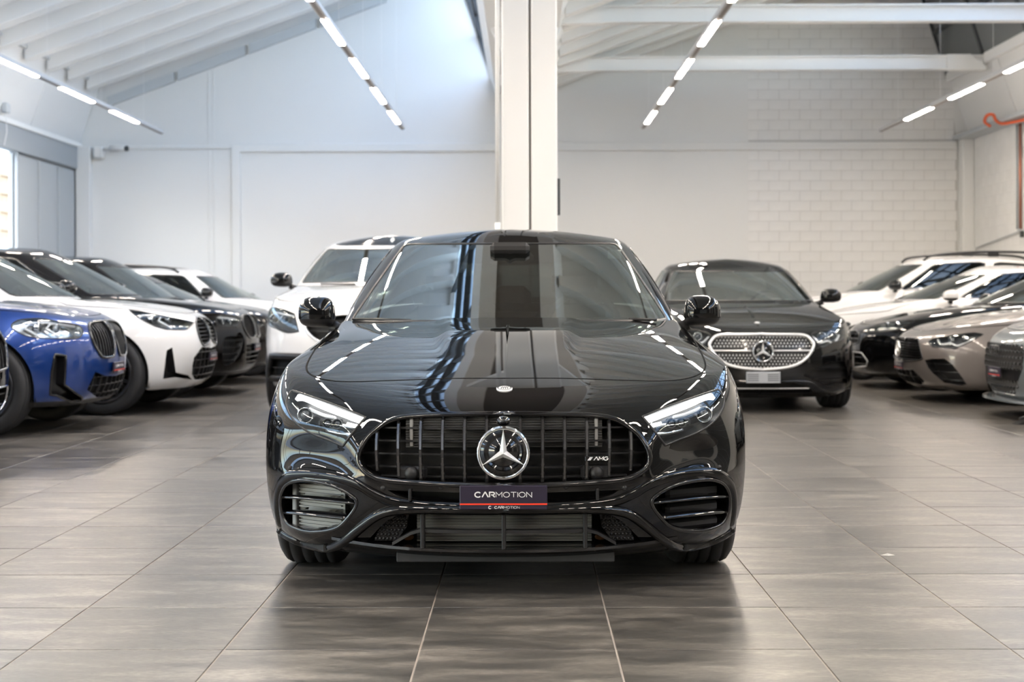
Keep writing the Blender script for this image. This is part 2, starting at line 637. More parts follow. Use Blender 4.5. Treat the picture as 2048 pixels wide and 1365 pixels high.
# roof: two sloping decks, their rafters, ridge glazing, valley beam
def roof_bay(idx, e, r, v):
    n = Vector((r[0] - e[0], r[1] - e[1])).normalized()
    up_ = (-n.y, n.x)
    c = sroot('ceiling_%d' % idx)
    MB().prism([e, r, (r[0] + up_[0] * .12, r[1] + up_[1] * .12), (e[0] + up_[0] * .12, e[1] + up_[1] * .12)], 1, YF, YB).obj('roof_deck', CEIL, c)
    d = .36
    rf = MB().prism([(e[0], e[1] + .02), (r[0], r[1] + .02), (r[0] - up_[0] * d * .4, r[1] - up_[1] * d), (e[0] - up_[0] * .02, e[1] - up_[1] * d + .1)], 1, -.13, .13).mesh(CEIL)
    y = 26.25
    while y > YF:
        link('rafter', rf, c, (0, y, 0))
        y -= 1.08
    # strip of lighting conduit / lintel along the gable
    g = sroot('window_%d' % (20 + idx))
    w = Vector((v[0] - r[0], v[1] - r[1]))
    pn = Vector((-w.y, w.x)).normalized() * .05
    y = YB
    k = 0
    pm = MB().add([(r[0], -1.04, r[1]), (v[0], -1.04, v[1]), (v[0], 1.04, v[1]), (r[0], 1.04, r[1])], [(0, 1, 2, 3)]).mesh(PANE)
    pg = MB().add([(r[0], -1.04, r[1]), (v[0], -1.04, v[1]), (v[0], 1.04, v[1]), (r[0], 1.04, r[1])], [(0, 1, 2, 3)]).mesh(mat('grey_sheet', (.17, .18, .185), .6))
    q_ = (r[0] + w.x * .76 - .02, r[1] + w.y * .76)
    ps = MB().add([(q_[0], -1.04, q_[1]), (v[0] - .02, -1.04, v[1]), (v[0] - .02, 1.04, v[1]), (q_[0], 1.04, q_[1])], [(0, 1, 2, 3)]).mesh(mat('grey_sheet'))
    mm = MB().prism([(r[0] - pn.x, r[1] - pn.y), (v[0] - pn.x, v[1] - pn.y), (v[0] + pn.x, v[1] + pn.y), (r[0] + pn.x, r[1] + pn.y)], 1, -.05, .05).mesh(DARKST)
    while y > YF:
        if idx == 2:
            # lower strip and the end bay are closed with grey sheets
            link('pane' if y < 23 else 'sheet', pm if y < 23 else pg, g, (0, y - 1.08, 0))
            link('sheet', ps, g, (0, y - 1.08, 0))
        else:
            link('pane', pm, g, (0, y - 1.08, 0))
        link('mullion', mm, g, (0, y, 0))
        y -= 2.16
    for t in (0.02, .34, .66, .98):
        q = (r[0] + w.x * t, r[1] + w.y * t)
        MB().box((q[0] - .05, YF, q[1] - .045), (q[0] + .05, YB, q[1] + .045), .01).obj('rail', DARKST if 0.1 < t < .9 else WHITE, g)
    return c


roof_bay(1, EAVE_L, RID_L, VAL_L)
roof_bay(2, EAVE_R, RID_R, VAL_R)
struct('trim_5', MB().prism([(-.62, 5.2), (-.5, 4.95), (.5, 4.95), (.64, 5.22), (.6, 5.36), (-.55, 5.36)], 1, YF, YB), SOFFIT)
struct('trim_6', MB().prism([(-.66, 5.25), (-.52, 4.93), (-.3, 4.93), (-.3, 4.97), (-.5, 5.0), (-.6, 5.27)], 1, YF, YB).prism([(.68, 5.25), (.52, 4.93), (.3, 4.93), (.3, 4.97), (.5, 5.0), (.62, 5.27)], 1, YF, YB), WHITE)
# gable flashing strip along the left roof edge on the back wall
tl = sroot('trim_7')
for k in range(4):
    a = -7.9 + k * 1.35
    za = lambda x: 5.17 + SL * (x + 8.05)
    MB().prism([(a, za(a) - .52), (a + 1.27, za(a + 1.27) - .52), (a + 1.27, za(a + 1.27) - .34), (a, za(a) - .34)], 1, YB - .1, YB).obj('cover_strip', GREYL, tl)

# columns and tie beams
def column(n, y):
    c = sroot('column_%d' % n)
    MB().box((-.18, y - .22, 0), (.044, y + .22, 5.0), .012).obj('column_leaf', WHITE, c)
    MB().box((.062, y - .22, 0), (.277, y + .22, 5.0), .012).obj('column_leaf', WHITE, c)
    MB().box((.03, y - .17, 0), (.08, y + .2, 5.0)).obj('groove', mat('groove_grey', (.3, .29, .27), .8), c)
    MB().prism([(-.18, 5.0), (-.18, 4.3), (-.5, 5.0)], 1, y - .1, y + .1).obj('bracket', WHITE, c)
    MB().prism([(.277, 5.0), (.277, 4.0), (.56, 5.0)], 1, y - .1, y + .1).obj('bracket', WHITE, c)


for n, y in enumerate((11.9, 20.5, 24.8)):
    column(n + 1, y)


def tie_beam(n, y):
    b = MB()
    z0, z1 = 5.0, 5.25
    b.box((.5, y - .09, z0), (8.0, y + .09, z0 + .022))
    b.box((.5, y - .09, z1 - .022), (8.0, y + .09, z1))
    b.box((.5, y - .012, z0), (8.0, y + .012, z1))
    o = struct('beam_%d' % n, b, WHITE)
    MB().prism([(.42, 4.985), (1.15, 4.99), (1.15, 5.26), (.5, 5.26)], 1, y - .095, y + .095).obj('end_plate', WHITE, o)
    MB().prism([(7.35, 4.99), (8.02, 4.985), (8.02, 5.05), (7.75, 5.26), (7.35, 5.26)], 1, y - .095, y + .095).obj('end_plate', WHITE, o)


for n, y in enumerate((24.8, 20.5, 16.2, 11.9, 7.6, 3.3, -1.0)):
    tie_beam(n + 1, y)

# down pipe beside the column
t = thing('water_pipe', 'thin white water pipe running down beside the white column', 'pipe', (-.212, 11.6, 1.4))
MB().tube([(0, 0, 0.25), (0, 0, 3.7)], .018, 10).obj('pipe', WHITE, t)
MB().ball((0, -.02, .16), .035).tube([(0, 0, .1), (0, 0, .25)], .024, 10).obj('valve', WHITE, t)
MB().tube([(0, 0, .12), (.03, 0, -.02), (.05, .05, -.1)], .014, 8).obj('elbow', WHITE, t)
# clipboard-like dark box on the far side of the column
tag(MB().box((.277, 11.72, 1.72), (.30, 11.82, 2.02), .004).obj('wall_box', DARKST), 'small dark box fixed to the side of the white column', 'box')

# suspended light tracks
RAIL = mat('white_track_rail', (.62, .62, .62), .4)
RAILD = mat('track_grey', (.28, .24, .22), .5)
LAMP = mat('lamp_diffuser', (1, 1, 1), .5, emit=(1.0, .87, .73), es=LAMP_STRENGTH)
lamp_me = MB().box((-.037, -.73, -.006), (.037, .73, .005), .005).mesh(LAMP)


def track(x, label, ends, first):
    t = thing('light_track', label, 'light', (x, ends[0], 4.0), 0, 'suspended light tracks')
    Ln = ends[1] - ends[0]
    MB().box((-.045, 0, 0.0), (.045, Ln, .06), .008).obj('rail', RAIL, t)
    MB().box((-.02, 0, -.006), (.02, Ln, .0)).obj('power_strip', RAILD, t)
    y = first
    while y - .73 > ends[0]:
        link('lamp', lamp_me, t, (0, y - ends[0], -.006))
        y -= 2.45
    y = ends[1] - 1.2
    while y > ends[0]:
        k = EAVE_L[1] + SL * (x + 8.05) if x < 0 else EAVE_R[1] + SL * (x - .58)
        MB().tube([(0, y - ends[0], .05), (0, y - ends[0], k - 4.0)], .003, 4).obj('suspension_wire', WHITE, t)
        y -= 2.45


track(-6.45, 'suspended white light track nearest the grey window wall', (-7.5, 25.3), 22.95)
track(-2.11, 'suspended light track over the aisle on the window side of the column', (-7.5, 24.8), 23.15)
track(2.08, 'suspended light track under the steel tie beams beside the column', (-7.5, 24.8), 23.3)
track(6.36, 'suspended light track nearest the painted block right wall', (-7.5, 25.4), 22.95)

# small fittings on the walls
t = thing('security_camera', 'small white security camera on the corner of the back wall', 'camera', (-8.05, YB - .1, 3.84))
MB().box((-.09, -.1, -.12), (.09, .1, .1), .02).obj('mount_box', WALL, t)
MB().tube([(.09, -.05, .05), (.32, -.12, .06)], .03, 8).obj('arm', WALL, t)
MB().tube([(.25, -.1, .06), (.56, -.2, .05)], .06, 12).obj('housing', WALL, t)
MB().tube([(.56, -.2, .05), (.6, -.213, .05)], .05, 12).obj('lens', DARKST, t)
t = thing('sensor_box', 'small pale sensor box above the grey window header', 'sensor', (-8.36, 22.9, 4.06))
MB().box((-.05, -.08, 0), (.05, .08, .16), .015).obj('case', GREYL, t)
MB().tube([(0.0, 0, 0), (0, .04, -.3), (-.03, .0, -.52)], .006, 5).obj('cable', WHITE, t)
t = thing('conduit', 'grey cable conduits with a copper pipe on the right wall', 'conduit', (8.405, 24.3, 2.1))
MB().tube([(0, 0, .1), (0, 0, 1.88)], .016, 6).obj('pipe', GREYF, t)
MB().tube([(0, -.16, .1), (0, -.16, 1.88)], .022, 6).obj('pipe', mat('copper', (.42, .16, .1), .4, .6), t)
MB().tube([(0, -.16, .12), (0, -.02, .05), (0, 2.2, -.14)], .014, 6).obj('pipe', GREYL, t)
MB().box((-.03, -.3, -.05), (.015, -.2, .06), .008).obj('clip', DARKST, t)

# outside, seen through the left glazing: paving, timber canopy, hedge
struct('ground_outside', MB().box((-60, -50, -.3), (XL - .2, 70, -.06)), mat('pale_paving', (.48, .46, .43), .8))
TIM = noisy('timber', (.50, .32, .18), (.62, .43, .27), 2.5, .6, stretch=(.3, 3, 3))
t = thing('timber_canopy', 'warm timber canopy seen through the left window', 'canopy', (-17, 30, 0))
MB().box((-.4, -70, 2.7), (-.2, 30, 5.6), .01).obj('fascia', TIM, t)  # lengthened out of view to block low sky from the car's reflections
for k in range(5):
    MB().box((-.2, -70, 2.75 + k * .6), (-.1, 30, 3.1 + k * .6), .01).obj('beam', TIM, t)
for k in range(12):
    MB().box((-.3, -20 + k * 4, -.06), (-.05, -19.8 + k * 4, 5.6), .01).obj('post', TIM, t)
for y in (34.0, 46.0):  # added fill lights that brighten the timber; no fixtures known there
    ld = bpy.data.lights.new('timber_fill_light', 'AREA')
    ld.shape, ld.size, ld.size_y, ld.energy, ld.color = 'RECTANGLE', 8.0, .4, 22, (1, .86, .68)
    lo_ = bpy.data.objects.new('timber_fill_light', ld)
    COL.objects.link(lo_)
    lo_.location = (-14.2, y, 5.6)
    lo_.rotation_euler = (0, math.radians(58), math.pi)
    lo_.rotation_euler = Vector((-2.9, 0, -1.6)).to_track_quat('-Z', 'X').to_euler()
# ------------------------------------------------------------------ car engine
# local frame of a car: nose at y=0 facing -y, length along +y, x to the viewer's right when one faces it, z up


class Surf:
    """tensor cubic B-spline; columns mirrored at x=0, rows run straight out at their ends"""

    def __init__(s, net):
        net = np.asarray(net, float)
        R, C, _ = net.shape
        s.R, s.C = R, C
        mir = np.array([-1, 1, 1.0])
        net = np.concatenate([(net[:, 1] * mir)[:, None], net, (net[:, C - 2] * mir)[:, None]], 1)
        net = np.concatenate([(2 * net[0] - net[1])[None], net, (2 * net[-1] - net[-2])[None]], 0)
        s.P = net
        s.disp = None
        s.cache = None

    @staticmethod
    def _w(u, n):
        u = np.clip(u, 0, n - 1)
        i = np.minimum(np.floor(u).astype(int), n - 2)
        f = u - i
        return i, np.stack([(1 - f) ** 3 / 6, (3 * f ** 3 - 6 * f ** 2 + 4) / 6, (-3 * f ** 3 + 3 * f ** 2 + 3 * f + 1) / 6, f ** 3 / 6], -1)

    def __call__(s, S, T):
        S, T = np.asarray(S, float), np.asarray(T, float)
        j, ws = s._w(S, s.C)
        i, wt = s._w(T, s.R)
        out = np.zeros(S.shape + (3,))
        for a in range(4):
            for b in range(4):
                out += (wt[..., a] * ws[..., b])[..., None] * s.P[i + a, j + b]
        return s.disp(out) if s.disp else out

    def mat_(s, u, n):
        i, w = s._w(u, n)
        M = np.zeros((len(u), n + 2))
        for a in range(4):
            M[np.arange(len(u)), i + a] += w[:, a]
        return M

    def samples(s):
        """dense grid of params, points and rough normals, made once"""
        if s.cache is None:
            us, ts = np.linspace(0, s.C - 1, 420), np.linspace(0, s.R - 1, 240)
            P = np.einsum('ta,abk,sb->tsk', s.mat_(ts, s.R), s.P, s.mat_(us, s.C), optimize=True)
            if s.disp:
                P = s.disp(P)
            N = np.cross(np.gradient(P, axis=1), np.gradient(P, axis=0))
            N /= np.linalg.norm(N, axis=-1, keepdims=True) + 1e-12
            U, T = np.meshgrid(us, ts)
            s.cache = (U.ravel(), T.ravel(), P.reshape(-1, 3), N.reshape(-1, 3))
        return s.cache

    def normal(s, S, T):
        h = .015
        S, T = np.asarray(S, float), np.asarray(T, float)
        S = np.clip(S, .02, s.C - 1.02)
        T = np.clip(T, .02, s.R - 1.03)
        n = np.cross(s(S + h, T) - s(S - h, T), s(S, T + h) - s(S, T - h))
        return n / (np.linalg.norm(n, axis=-1, keepdims=True) + 1e-12)


def pip(P, poly):
    """even-odd point in polygon, vectorised"""
    x, y = P[:, 0], P[:, 1]
    ins = np.zeros(len(P), bool)
    n = len(poly)
    for i in range(n):
        x1, y1 = poly[i]
        x2, y2 = poly[(i + 1) % n]
        c = (y1 > y) != (y2 > y)
        if y1 != y2:
            ins ^= c & (x < (x2 - x1) * (y - y1) / (y2 - y1) + x1)
    return ins


def smooth_poly(poly, n=6, closed=True, corner=None):
    """Catmull-Rom through the points; points listed in corner stay sharp"""
    P = np.asarray(poly, float)
    N = len(P)
    corner = set(corner or [])
    out = []
    for i in range(N if closed else N - 1):
        p1, p2 = P[i], P[(i + 1) % N]
        p0 = P[i - 1] if (closed or i > 0) and i not in corner else 2 * p1 - p2
        j2 = (i + 2) % N
        p3 = P[j2] if (closed or i + 2 < N) and (i + 1) % N not in corner else 2 * p2 - p1
        for k in range(n):
            t = k / n
            out.append(.5 * ((2 * p1) + (-p0 + p2) * t + (2 * p0 - 5 * p1 + 4 * p2 - p3) * t * t + (-p0 + 3 * p1 - 3 * p2 + p3) * t ** 3))
    if not closed:
        out.append(P[-1])
    return np.array(out)


def densify(poly, step, closed=True):
    P = np.asarray(poly, float)
    out = []
    N = len(P)
    for i in range(N if closed else N - 1):
        a, b = P[i], P[(i + 1) % N]
        k = max(1, int(np.ceil(np.linalg.norm(b - a) / step)))
        for q in range(k):
            out.append(a + (b - a) * q / k)
    if not closed:
        out.append(P[-1])
    return np.array(out)


class Car:
    def __init__(s, name, label, loc, rz, side=1, group=None):
        """side: +1 or -1, which local x side of the car the camera sees (for outlines traced in pixels)"""
        s.loc, s.rz, s.side = loc, rz, side
        s.root = thing(name, label, 'car', (loc[0], loc[1], 0), rz, group)
        s.cs, s.sn = math.cos(rz), math.sin(rz)

    def world(s, P, side=None):
        side = s.side if side is None else side
        P = np.asarray(P, float)
        x = P[..., 0] * side
        return np.stack([s.loc[0] + x * s.cs - P[..., 1] * s.sn, s.loc[1] + x * s.sn + P[..., 1] * s.cs, P[..., 2]], -1)

    def local(s, W):
        W = np.asarray(W, float)
        dx, dy = W[..., 0] - s.loc[0], W[..., 1] - s.loc[1]
        return np.stack([(dx * s.cs + dy * s.sn) * s.side, -dx * s.sn + dy * s.cs, W[..., 2]], -1)

    def px_at(s, u, v, y):
        """local point on the pixel's ray at local depth y (plane across the car)"""
        d = FW + RT * ((u - 1024) / FPX) - UP * ((v - CY) / FPX)
        o = s.local(CPOS)
        e = s.local(CPOS + d) - o
        return o + e * ((y - o[1]) / e[1])

    # ---- nets
    def make_belt(s, p):
        """body below the glass: rows bottom -> shoulder -> bonnet/deck line; columns nose -> side -> tail"""
        FR = p.get('FR', [(0, 0), (.25, .010), (.47, .045), (.66, .13), (.815, .27), (.915, .475), (.975, .73), (1, 1)])
        ys, yc = p['ys'], p['cowl'][0]
        ycs, xcs = p['cowl'][1], p['cowl'][2]
        L = p['L']
        SY = p.get('SY') or [ycs, ycs + .5, (ycs + L) / 2, L - 1.3, L - .8]
        rows = p['rows']
        RR = [(1, 1), (.97, .66), (.88, .34), (.66, .12), (.36, .02), (0, 0)]
        net = []
        ncol_f = len(FR)
        for (zf, y0, zs, wf, zr, dr) in rows:
            r = []
            for fx, fy in FR:
                e = min(1, fy * 1.0) ** .6
                r.append((fx * wf, y0 + fy * (ys - y0), zf + (zs - zf) * e))
            for y in SY:
                k = (y - ys) / (L - .8 - ys)
                r.append((wf * (1 - .02 * k * k), y, zs + (zr - zs) * k))
            yr0 = L - .8
            for fx, fy in RR[1:]:
                r.append((fx * wf * .98, L - dr - fy * (L - dr - yr0), zr))
            net.append(r)
        base = np.array(net[-1])
        C = base.shape[0]
        jc = ncol_f          # index of the side column at the cowl
        tgt = []
        zc, zb = p['zc'], p.get('zb', p['zc'])
        yt, zt, xt = p['deck']
        for j in range(C):
            if j <= jc:
                f = j / jc
                x = xcs * f
                tgt.append((x, yc + (ycs - yc) * f ** 2.2, zc + p.get('zcs', 0) * f ** 2))
            elif j < ncol_f + len(SY):
                k = (base[j][1] - ycs) / (L - .8 - ycs)
                tgt.append((xcs + (xt - xcs) * k, base[j][1], zc + (zb - zc) * k))
            else:
                f = 1 - (j - (ncol_f + len(SY)) + 1) / len(RR[1:])
                f = max(0, f)
                tgt.append((xt * f, yt, zt))
        tgt = np.array(tgt)
        bulge = p.get('bulge', .03)
        for g in p.get('G', [.05, .16, .34, .56, .78, 1.0]):
            r = base + (tgt - base) * g
            for j in range(C):
                wj = max(0, 1 - (j / (jc - .5)) ** 2) if j < jc else 0
                r[j][2] += bulge * 4 * g * (1 - g) * (wj if j < jc else .15) + p.get('sh', .02) * 4 * g * (1 - g) * (.6 if j >= ncol_f - 2 else 0)
            net.append([tuple(q) for q in r])
        s.belt = Surf(net)
        s.p = p
        s.jc = jc
        s.nrow = len(rows)
        return s.belt

    def make_house(s, p):
        """greenhouse: columns windscreen centre -> pillar -> side -> rear screen; rows base -> roof edge -> roof centre"""
        base, roof = np.array(p['hbase'], float), np.array(p['hroof'], float)
        zt = p['zroof']
        C = len(base)
        yfc, yrc = roof[0][1], roof[-1][1]
        net = []
        for t, bow in ((0, 0), (.3, .018), (.65, .022), (1, 0)):
            r = base + (roof - base) * t
            cen = np.array([0, (yfc + yrc) / 2, 0])
            for j in range(C):
                d = r[j] - cen
                d[2] = 0
                l = np.linalg.norm(d)
                r[j] += d / (l + 1e-9) * bow
            net.append(r)
        for g in (.12, .35, .7, 1.0):
            r = roof.copy()
            for j in range(C):
                tx, ty = 0.0, yfc + (yrc - yfc) * np.clip((roof[j][1] - yfc) / (yrc - yfc), 0, 1)
                ty = np.clip(ty, yfc + .25, yrc - .25)
                r[j][0] += (tx - roof[j][0]) * g
                r[j][1] += (ty - roof[j][1]) * g
                fy = (r[j][1] - yfc) / (yrc - yfc)
                top = zt - p.get('rdrop', .10) * (2 * abs(fy - .42)) ** 2.2
                e = 1 - (1 - g) ** 2
                r[j][2] += (top - roof[j][2]) * e
            net.append(r)
        s.house = Surf(net)
        return s.house

    # ---- inversion of outlines onto a surface
    def invert(s, surf, pts, how='px', smin=0, smax=None, tmin=0, tmax=None, side=None):
        pts = np.asarray(pts, float)
        smax = surf.C - 1 if smax is None else smax
        tmax = surf.R - 1 if tmax is None else tmax
        S, T, P, N = surf.samples()
        ok = (S >= smin) & (S <= smax) & (T >= tmin) & (T <= tmax)
        S, T, P, N = S[ok], T[ok], P[ok], N[ok]

        def feat_p(P):
            if how == 'px':
                return proj(s.world(P, side))[0]
            return P[..., [0, 2]] if how == 'front' else P[..., [1, 2]]

        def feat(S, T):
            return feat_p(surf(S, T))
        F = feat_p(P)
        if how == 'px':
            Wp = s.world(P, side)
            nw = s.world(P + N * .01, side) - Wp
            ok = (nw * (CPOS - Wp)).sum(-1) > -.002
        elif how == 'front':
            ok = N[:, 1] < 0
        else:
            ok = np.abs(N[:, 0]) > .15
        S, T, F = S[ok], T[ok], F[ok]
        out = []
        for q in pts:
            k = np.argmin(((F - q) ** 2).sum(-1))
            out.append((S[k], T[k]))
        out = np.array(out)
        best = ((feat(out[:, 0], out[:, 1]) - pts) ** 2).sum(-1)
        cur = out.copy()
        for _ in range(5):
            h = .01
            f0 = feat(cur[:, 0], cur[:, 1])
            ds = (feat(cur[:, 0] + h, cur[:, 1]) - feat(cur[:, 0] - h, cur[:, 1])) / (2 * h)
            dt = (feat(cur[:, 0], cur[:, 1] + h) - feat(cur[:, 0], cur[:, 1] - h)) / (2 * h)
            e = pts - f0
            det = ds[:, 0] * dt[:, 1] - ds[:, 1] * dt[:, 0]
            det = np.where(np.abs(det) < 1e-9, 1e-9, det)
            a = (e[:, 0] * dt[:, 1] - e[:, 1] * dt[:, 0]) / det
            b = (ds[:, 0] * e[:, 1] - ds[:, 1] * e[:, 0]) / det
            cur = np.stack([np.clip(cur[:, 0] + np.clip(a, -.15, .15), smin, smax), np.clip(cur[:, 1] + np.clip(b, -.15, .15), tmin, tmax)], -1)
            er = ((feat(cur[:, 0], cur[:, 1]) - pts) ** 2).sum(-1)
            up = er < best
            out[up] = cur[up]
            best = np.where(up, er, best)
        return out

    # ---- meshing
    def cut(s, surf, ns, nt, polys, smax=None, tmax=None, smin=0.0, tmin=0.0, sw=None):
        """triangulate the half surface with the outlines as hard edges; returns list of (verts st, tris) per outline and the remainder"""
        smax = surf.C - 1 if smax is None else smax
        tmax = surf.R - 1 if tmax is None else tmax
        gs = np.linspace(smin, smax, ns) if sw is None else np.asarray(sw)
        gt = np.linspace(tmin, tmax, nt)
        S, T = np.meshgrid(gs, gt)
        G = np.stack([S.ravel(), T.ravel()], -1)
        edge = (S.ravel() == gs[0]) | (S.ravel() == gs[-1]) | (T.ravel() == gt[0]) | (T.ravel() == gt[-1])
        hs, ht = (smax - smin) / ns, (tmax - tmin) / nt
        keep = np.ones(len(G), bool)
        pv, pe = [], []
        for poly in polys:
            poly = np.asarray(poly)
            n = len(poly)
            o = len(pv)
            for i in range(n):
                pv.append(tuple(poly[i]))
                pe.append((o + i, o + (i + 1) % n))
                a, b = poly[i], poly[(i + 1) % n]
                d = np.array([(G[:, 0] - a[0]) / hs, (G[:, 1] - a[1]) / ht]).T
                ab = np.array([(b[0] - a[0]) / hs, (b[1] - a[1]) / ht])
                u = np.clip((d @ ab) / (ab @ ab + 1e-12), 0, 1)
                dist = np.linalg.norm(d - u[:, None] * ab, axis=1)
                keep &= (dist > .38) | (edge & (dist > .02))
        G = G[keep]
        verts = [Vector(v) for v in pv] + [Vector(v) for v in G]
        r = delaunay_2d_cdt(verts, pe, [], 0, 1e-6)
        V = np.array([tuple(v) for v in r[0]])
        Fs = np.array(r[2]) if all(len(f) == 3 for f in r[2]) else np.array([(f[0], f[i], f[i + 1]) for f in r[2] for i in range(1, len(f) - 1)])
        cen = V[Fs].mean(1)
        own = -np.ones(len(Fs), int)
        for k, poly in enumerate(polys):
            own[pip(cen, np.asarray(poly))] = k
        res = []
        for k in list(range(len(polys))) + [-1]:
            f = Fs[own == k]
            if len(f) == 0:
                res.append((np.zeros((0, 2)), np.zeros((0, 3), int)))
                continue
            ids, inv = np.unique(f.ravel(), return_inverse=True)
            f = inv.reshape(-1, 3)
            v = V[ids]
            a, b, c = v[f[:, 0]], v[f[:, 1]], v[f[:, 2]]
            cr = (b[:, 0] - a[:, 0]) * (c[:, 1] - a[:, 1]) - (b[:, 1] - a[:, 1]) * (c[:, 0] - a[:, 0])
            f[cr < 0] = f[cr < 0][:, ::-1]
            res.append((v, f[np.abs(cr) > 1e-12]))
        return res

    def piece(s, name, surf, vf, m, lift=0.0, push=None, parent=None, both='join', thick=0.0, flat=False):
        """mesh from a cut piece; both: 'join' = one object with its mirror image, 'two' = two objects, 'one'= near side only"""
        v, f = vf
        if len(f) == 0:
            return []
        P = surf(v[:, 0], v[:, 1])
        N = surf.normal(v[:, 0], v[:, 1])
        P = P + N * lift
        if push is not None:
            P = P + np.asarray(push)
        if thick:
            P2 = P - N * thick
            bd = s.boundary(f)
            n = len(P)
            f = [tuple(t) for t in f] + [tuple(t[::-1] + n) for t in np.asarray(f)] + [(b, a, a + n, b + n) for a, b in bd]
            P = np.concatenate([P, P2])
            N = None
        mir = np.array([-1, 1, 1.0])
        f = [tuple(t) for t in f]
        fm = [t[::-1] for t in f]
        out = []
        parent = s.root if parent is None else parent
        if both == 'join':
            n = len(P)
            NN = None if N is None else np.concatenate([N, N * mir])
            me = mesh(np.concatenate([P, P * mir]), f + [tuple(i + n for i in t) for t in fm], m, None if flat else NN)
            out.append(link(name, me, parent))
        else:
            sides = (s.side, -s.side) if both == 'two' else (s.side,)
            for sg in sides:
                if sg > 0:
                    me = mesh(P, f, m, None if flat else N)
                else:
                    me = mesh(P * mir, fm, m, None if flat or N is None else N * mir)
                out.append(link(name, me, parent))
        return out

    @staticmethod
    def boundary(f):
        f = np.asarray(f)
        e = np.concatenate([f[:, [0, 1]], f[:, [1, 2]], f[:, [2, 0]]])
        key = {}
        for a, b in e:
            key[(a, b)] = 1
        return [(a, b) for a, b in key if (b, a) not in key]

    def recess(s, name, surf, vf, m, depth, parent=None, both='join', vec=(0, 1, 0), shrink=0.0, wall_m=None):
        """pocket behind an outline: floor pushed in along vec plus its walls"""
        v, f = vf
        if len(f) == 0:
            return []
        P = surf(v[:, 0], v[:, 1])
        vec = np.asarray(vec, float)
        Q = P + vec * depth
        if shrink:
            c = Q.mean(0)
            if both == 'join' and abs(P[:, 0].min()) < .01:
                c[0] = 0
            Q = c + (Q - c) * (1 - shrink)
        bd = [(a, b) for a, b in s.boundary(f) if not (abs(P[a][0]) < .004 and abs(P[b][0]) < .004)]
        n = len(P)
        F = [tuple(t + n) for t in np.asarray(f)] + [(b, a, a + n, b + n) for a, b in bd]
        A = np.concatenate([P, Q])
        mir = np.array([-1, 1, 1.0])
        parent = s.root if parent is None else parent
        out = []
        Fm = [t[::-1] for t in F]
        if both == 'join':
            k = len(A)
            out.append(link(name, mesh(np.concatenate([A, A * mir]), F + [tuple(i + k for i in t) for t in Fm], m), parent))
        else:
            for sg in (s.side, -s.side):
                out.append(link(name, mesh(A if sg > 0 else A * mir, F if sg > 0 else Fm, m), parent))
        return out

    def sweep(s, name, surf, st, m, prof, closed=True, parent=None, both='join', lift=0.0, dy=0.0):
        """bar with the given cross-section [(across, out)] laid on the surface along the st line"""
        st = np.asarray(st)
        P = surf(st[:, 0], st[:, 1])
        N = surf.normal(st[:, 0], st[:, 1])
        P = P + N * lift + np.array([0, dy, 0])
        n = len(P)
        if closed:
            Tn = np.roll(P, -1, 0) - np.roll(P, 1, 0)
        else:
            Tn = np.gradient(P, axis=0)
        Tn /= np.linalg.norm(Tn, axis=1, keepdims=True) + 1e-12
        A = np.cross(N, Tn)
        A /= np.linalg.norm(A, axis=1, keepdims=True) + 1e-12
        k = len(prof)
        V = np.concatenate([P[:, None] + A[:, None] * a + N[:, None] * b for a, b in prof], 1).reshape(-1, 3)
        F = []
        for i in range(n if closed else n - 1):
            i2 = (i + 1) % n
            for q in range(k):
                q2 = (q + 1) % k
                F.append((i * k + q, i * k + q2, i2 * k + q2, i2 * k + q))
        if not closed:
            F += [tuple(range(k))[::-1], tuple((n - 1) * k + q for q in range(k))]
        mir = np.array([-1, 1, 1.0])
        Fm = [t[::-1] for t in F]
        parent = s.root if parent is None else parent
        out = []
        if both == 'join':
            c = len(V)
            out.append(link(name, mesh(np.concatenate([V, V * mir]), F + [tuple(i + c for i in t) for t in Fm], m, smooth=True), parent))
        else:
            for sg in ((s.side, -s.side) if both == 'two' else (s.side,)):
                out.append(link(name, mesh(V if sg > 0 else V * mir, F if sg > 0 else Fm, m, smooth=True), parent))
        return out

    def seam(s, surf, st, w=.006, m=None, lift=.0008, closed=False, name='panel_gap', parent=None):
        return s.sweep(name, surf, st, m or M_GAP, [(-w / 2, 0), (w / 2, 0), (w / 2, lift), (-w / 2, lift)], closed, parent)

    # ---- wheels, cabin, mirrors, plate
    def wheels(s, xw, y1, y2, R, tw, rim_m, rim=.255, spokes=10, caliper=None, detail=1):
        prof = [(rim + .012, -tw / 2 + .012), (rim + .03, -tw / 2), (R - .035, -tw / 2 - .004), (R - .012, -tw / 2 + .012), (R - .003, -tw / 2 + .03)]
        gv = 4
        for g in range(gv):
            c = -tw / 2 + .03 + (tw - .06) * (g + .5) / gv
            prof += [(R, c - .020), (R, c + .008), (R - .009, c + .010), (R - .009, c + .015)] if detail else [(R, c)]
        prof += [(R - .003, tw / 2 - .03), (R - .012, tw / 2 - .012), (R - .035, tw / 2 + .004), (rim + .03, tw / 2), (rim + .012, tw / 2 - .012)]
        tyre = MB().lathe(prof[::-1], 40, 0).mesh(M_TYRE)
        rb = MB().lathe([(rim - .02, -tw / 2 + .05), (rim - .018, tw / 2 - .06), (rim + .014, tw / 2 - .014), (rim + .004, tw / 2 - .002), (rim - .012, tw / 2 - .012), (rim - .03, tw / 2 - .05)][::-1], 32, 0)
        for k in range(spokes):
            a = 2 * math.pi * k / spokes
            M = Matrix.Rotation(a, 4, 'X')
            sp = MB().prism([(-.022, .04), (.022, .04), (.014, rim - .012), (-.014, rim - .012)], 0, tw / 2 - .045, tw / 2 - .02).xf(M)
            rb.add(sp.V, sp.F)
        rb.lathe([(0, tw / 2 - .018), (.05, tw / 2 - .02), (.062, tw / 2 - .05)][::-1], 20, 0)
        rims = rb.mesh(rim_m)
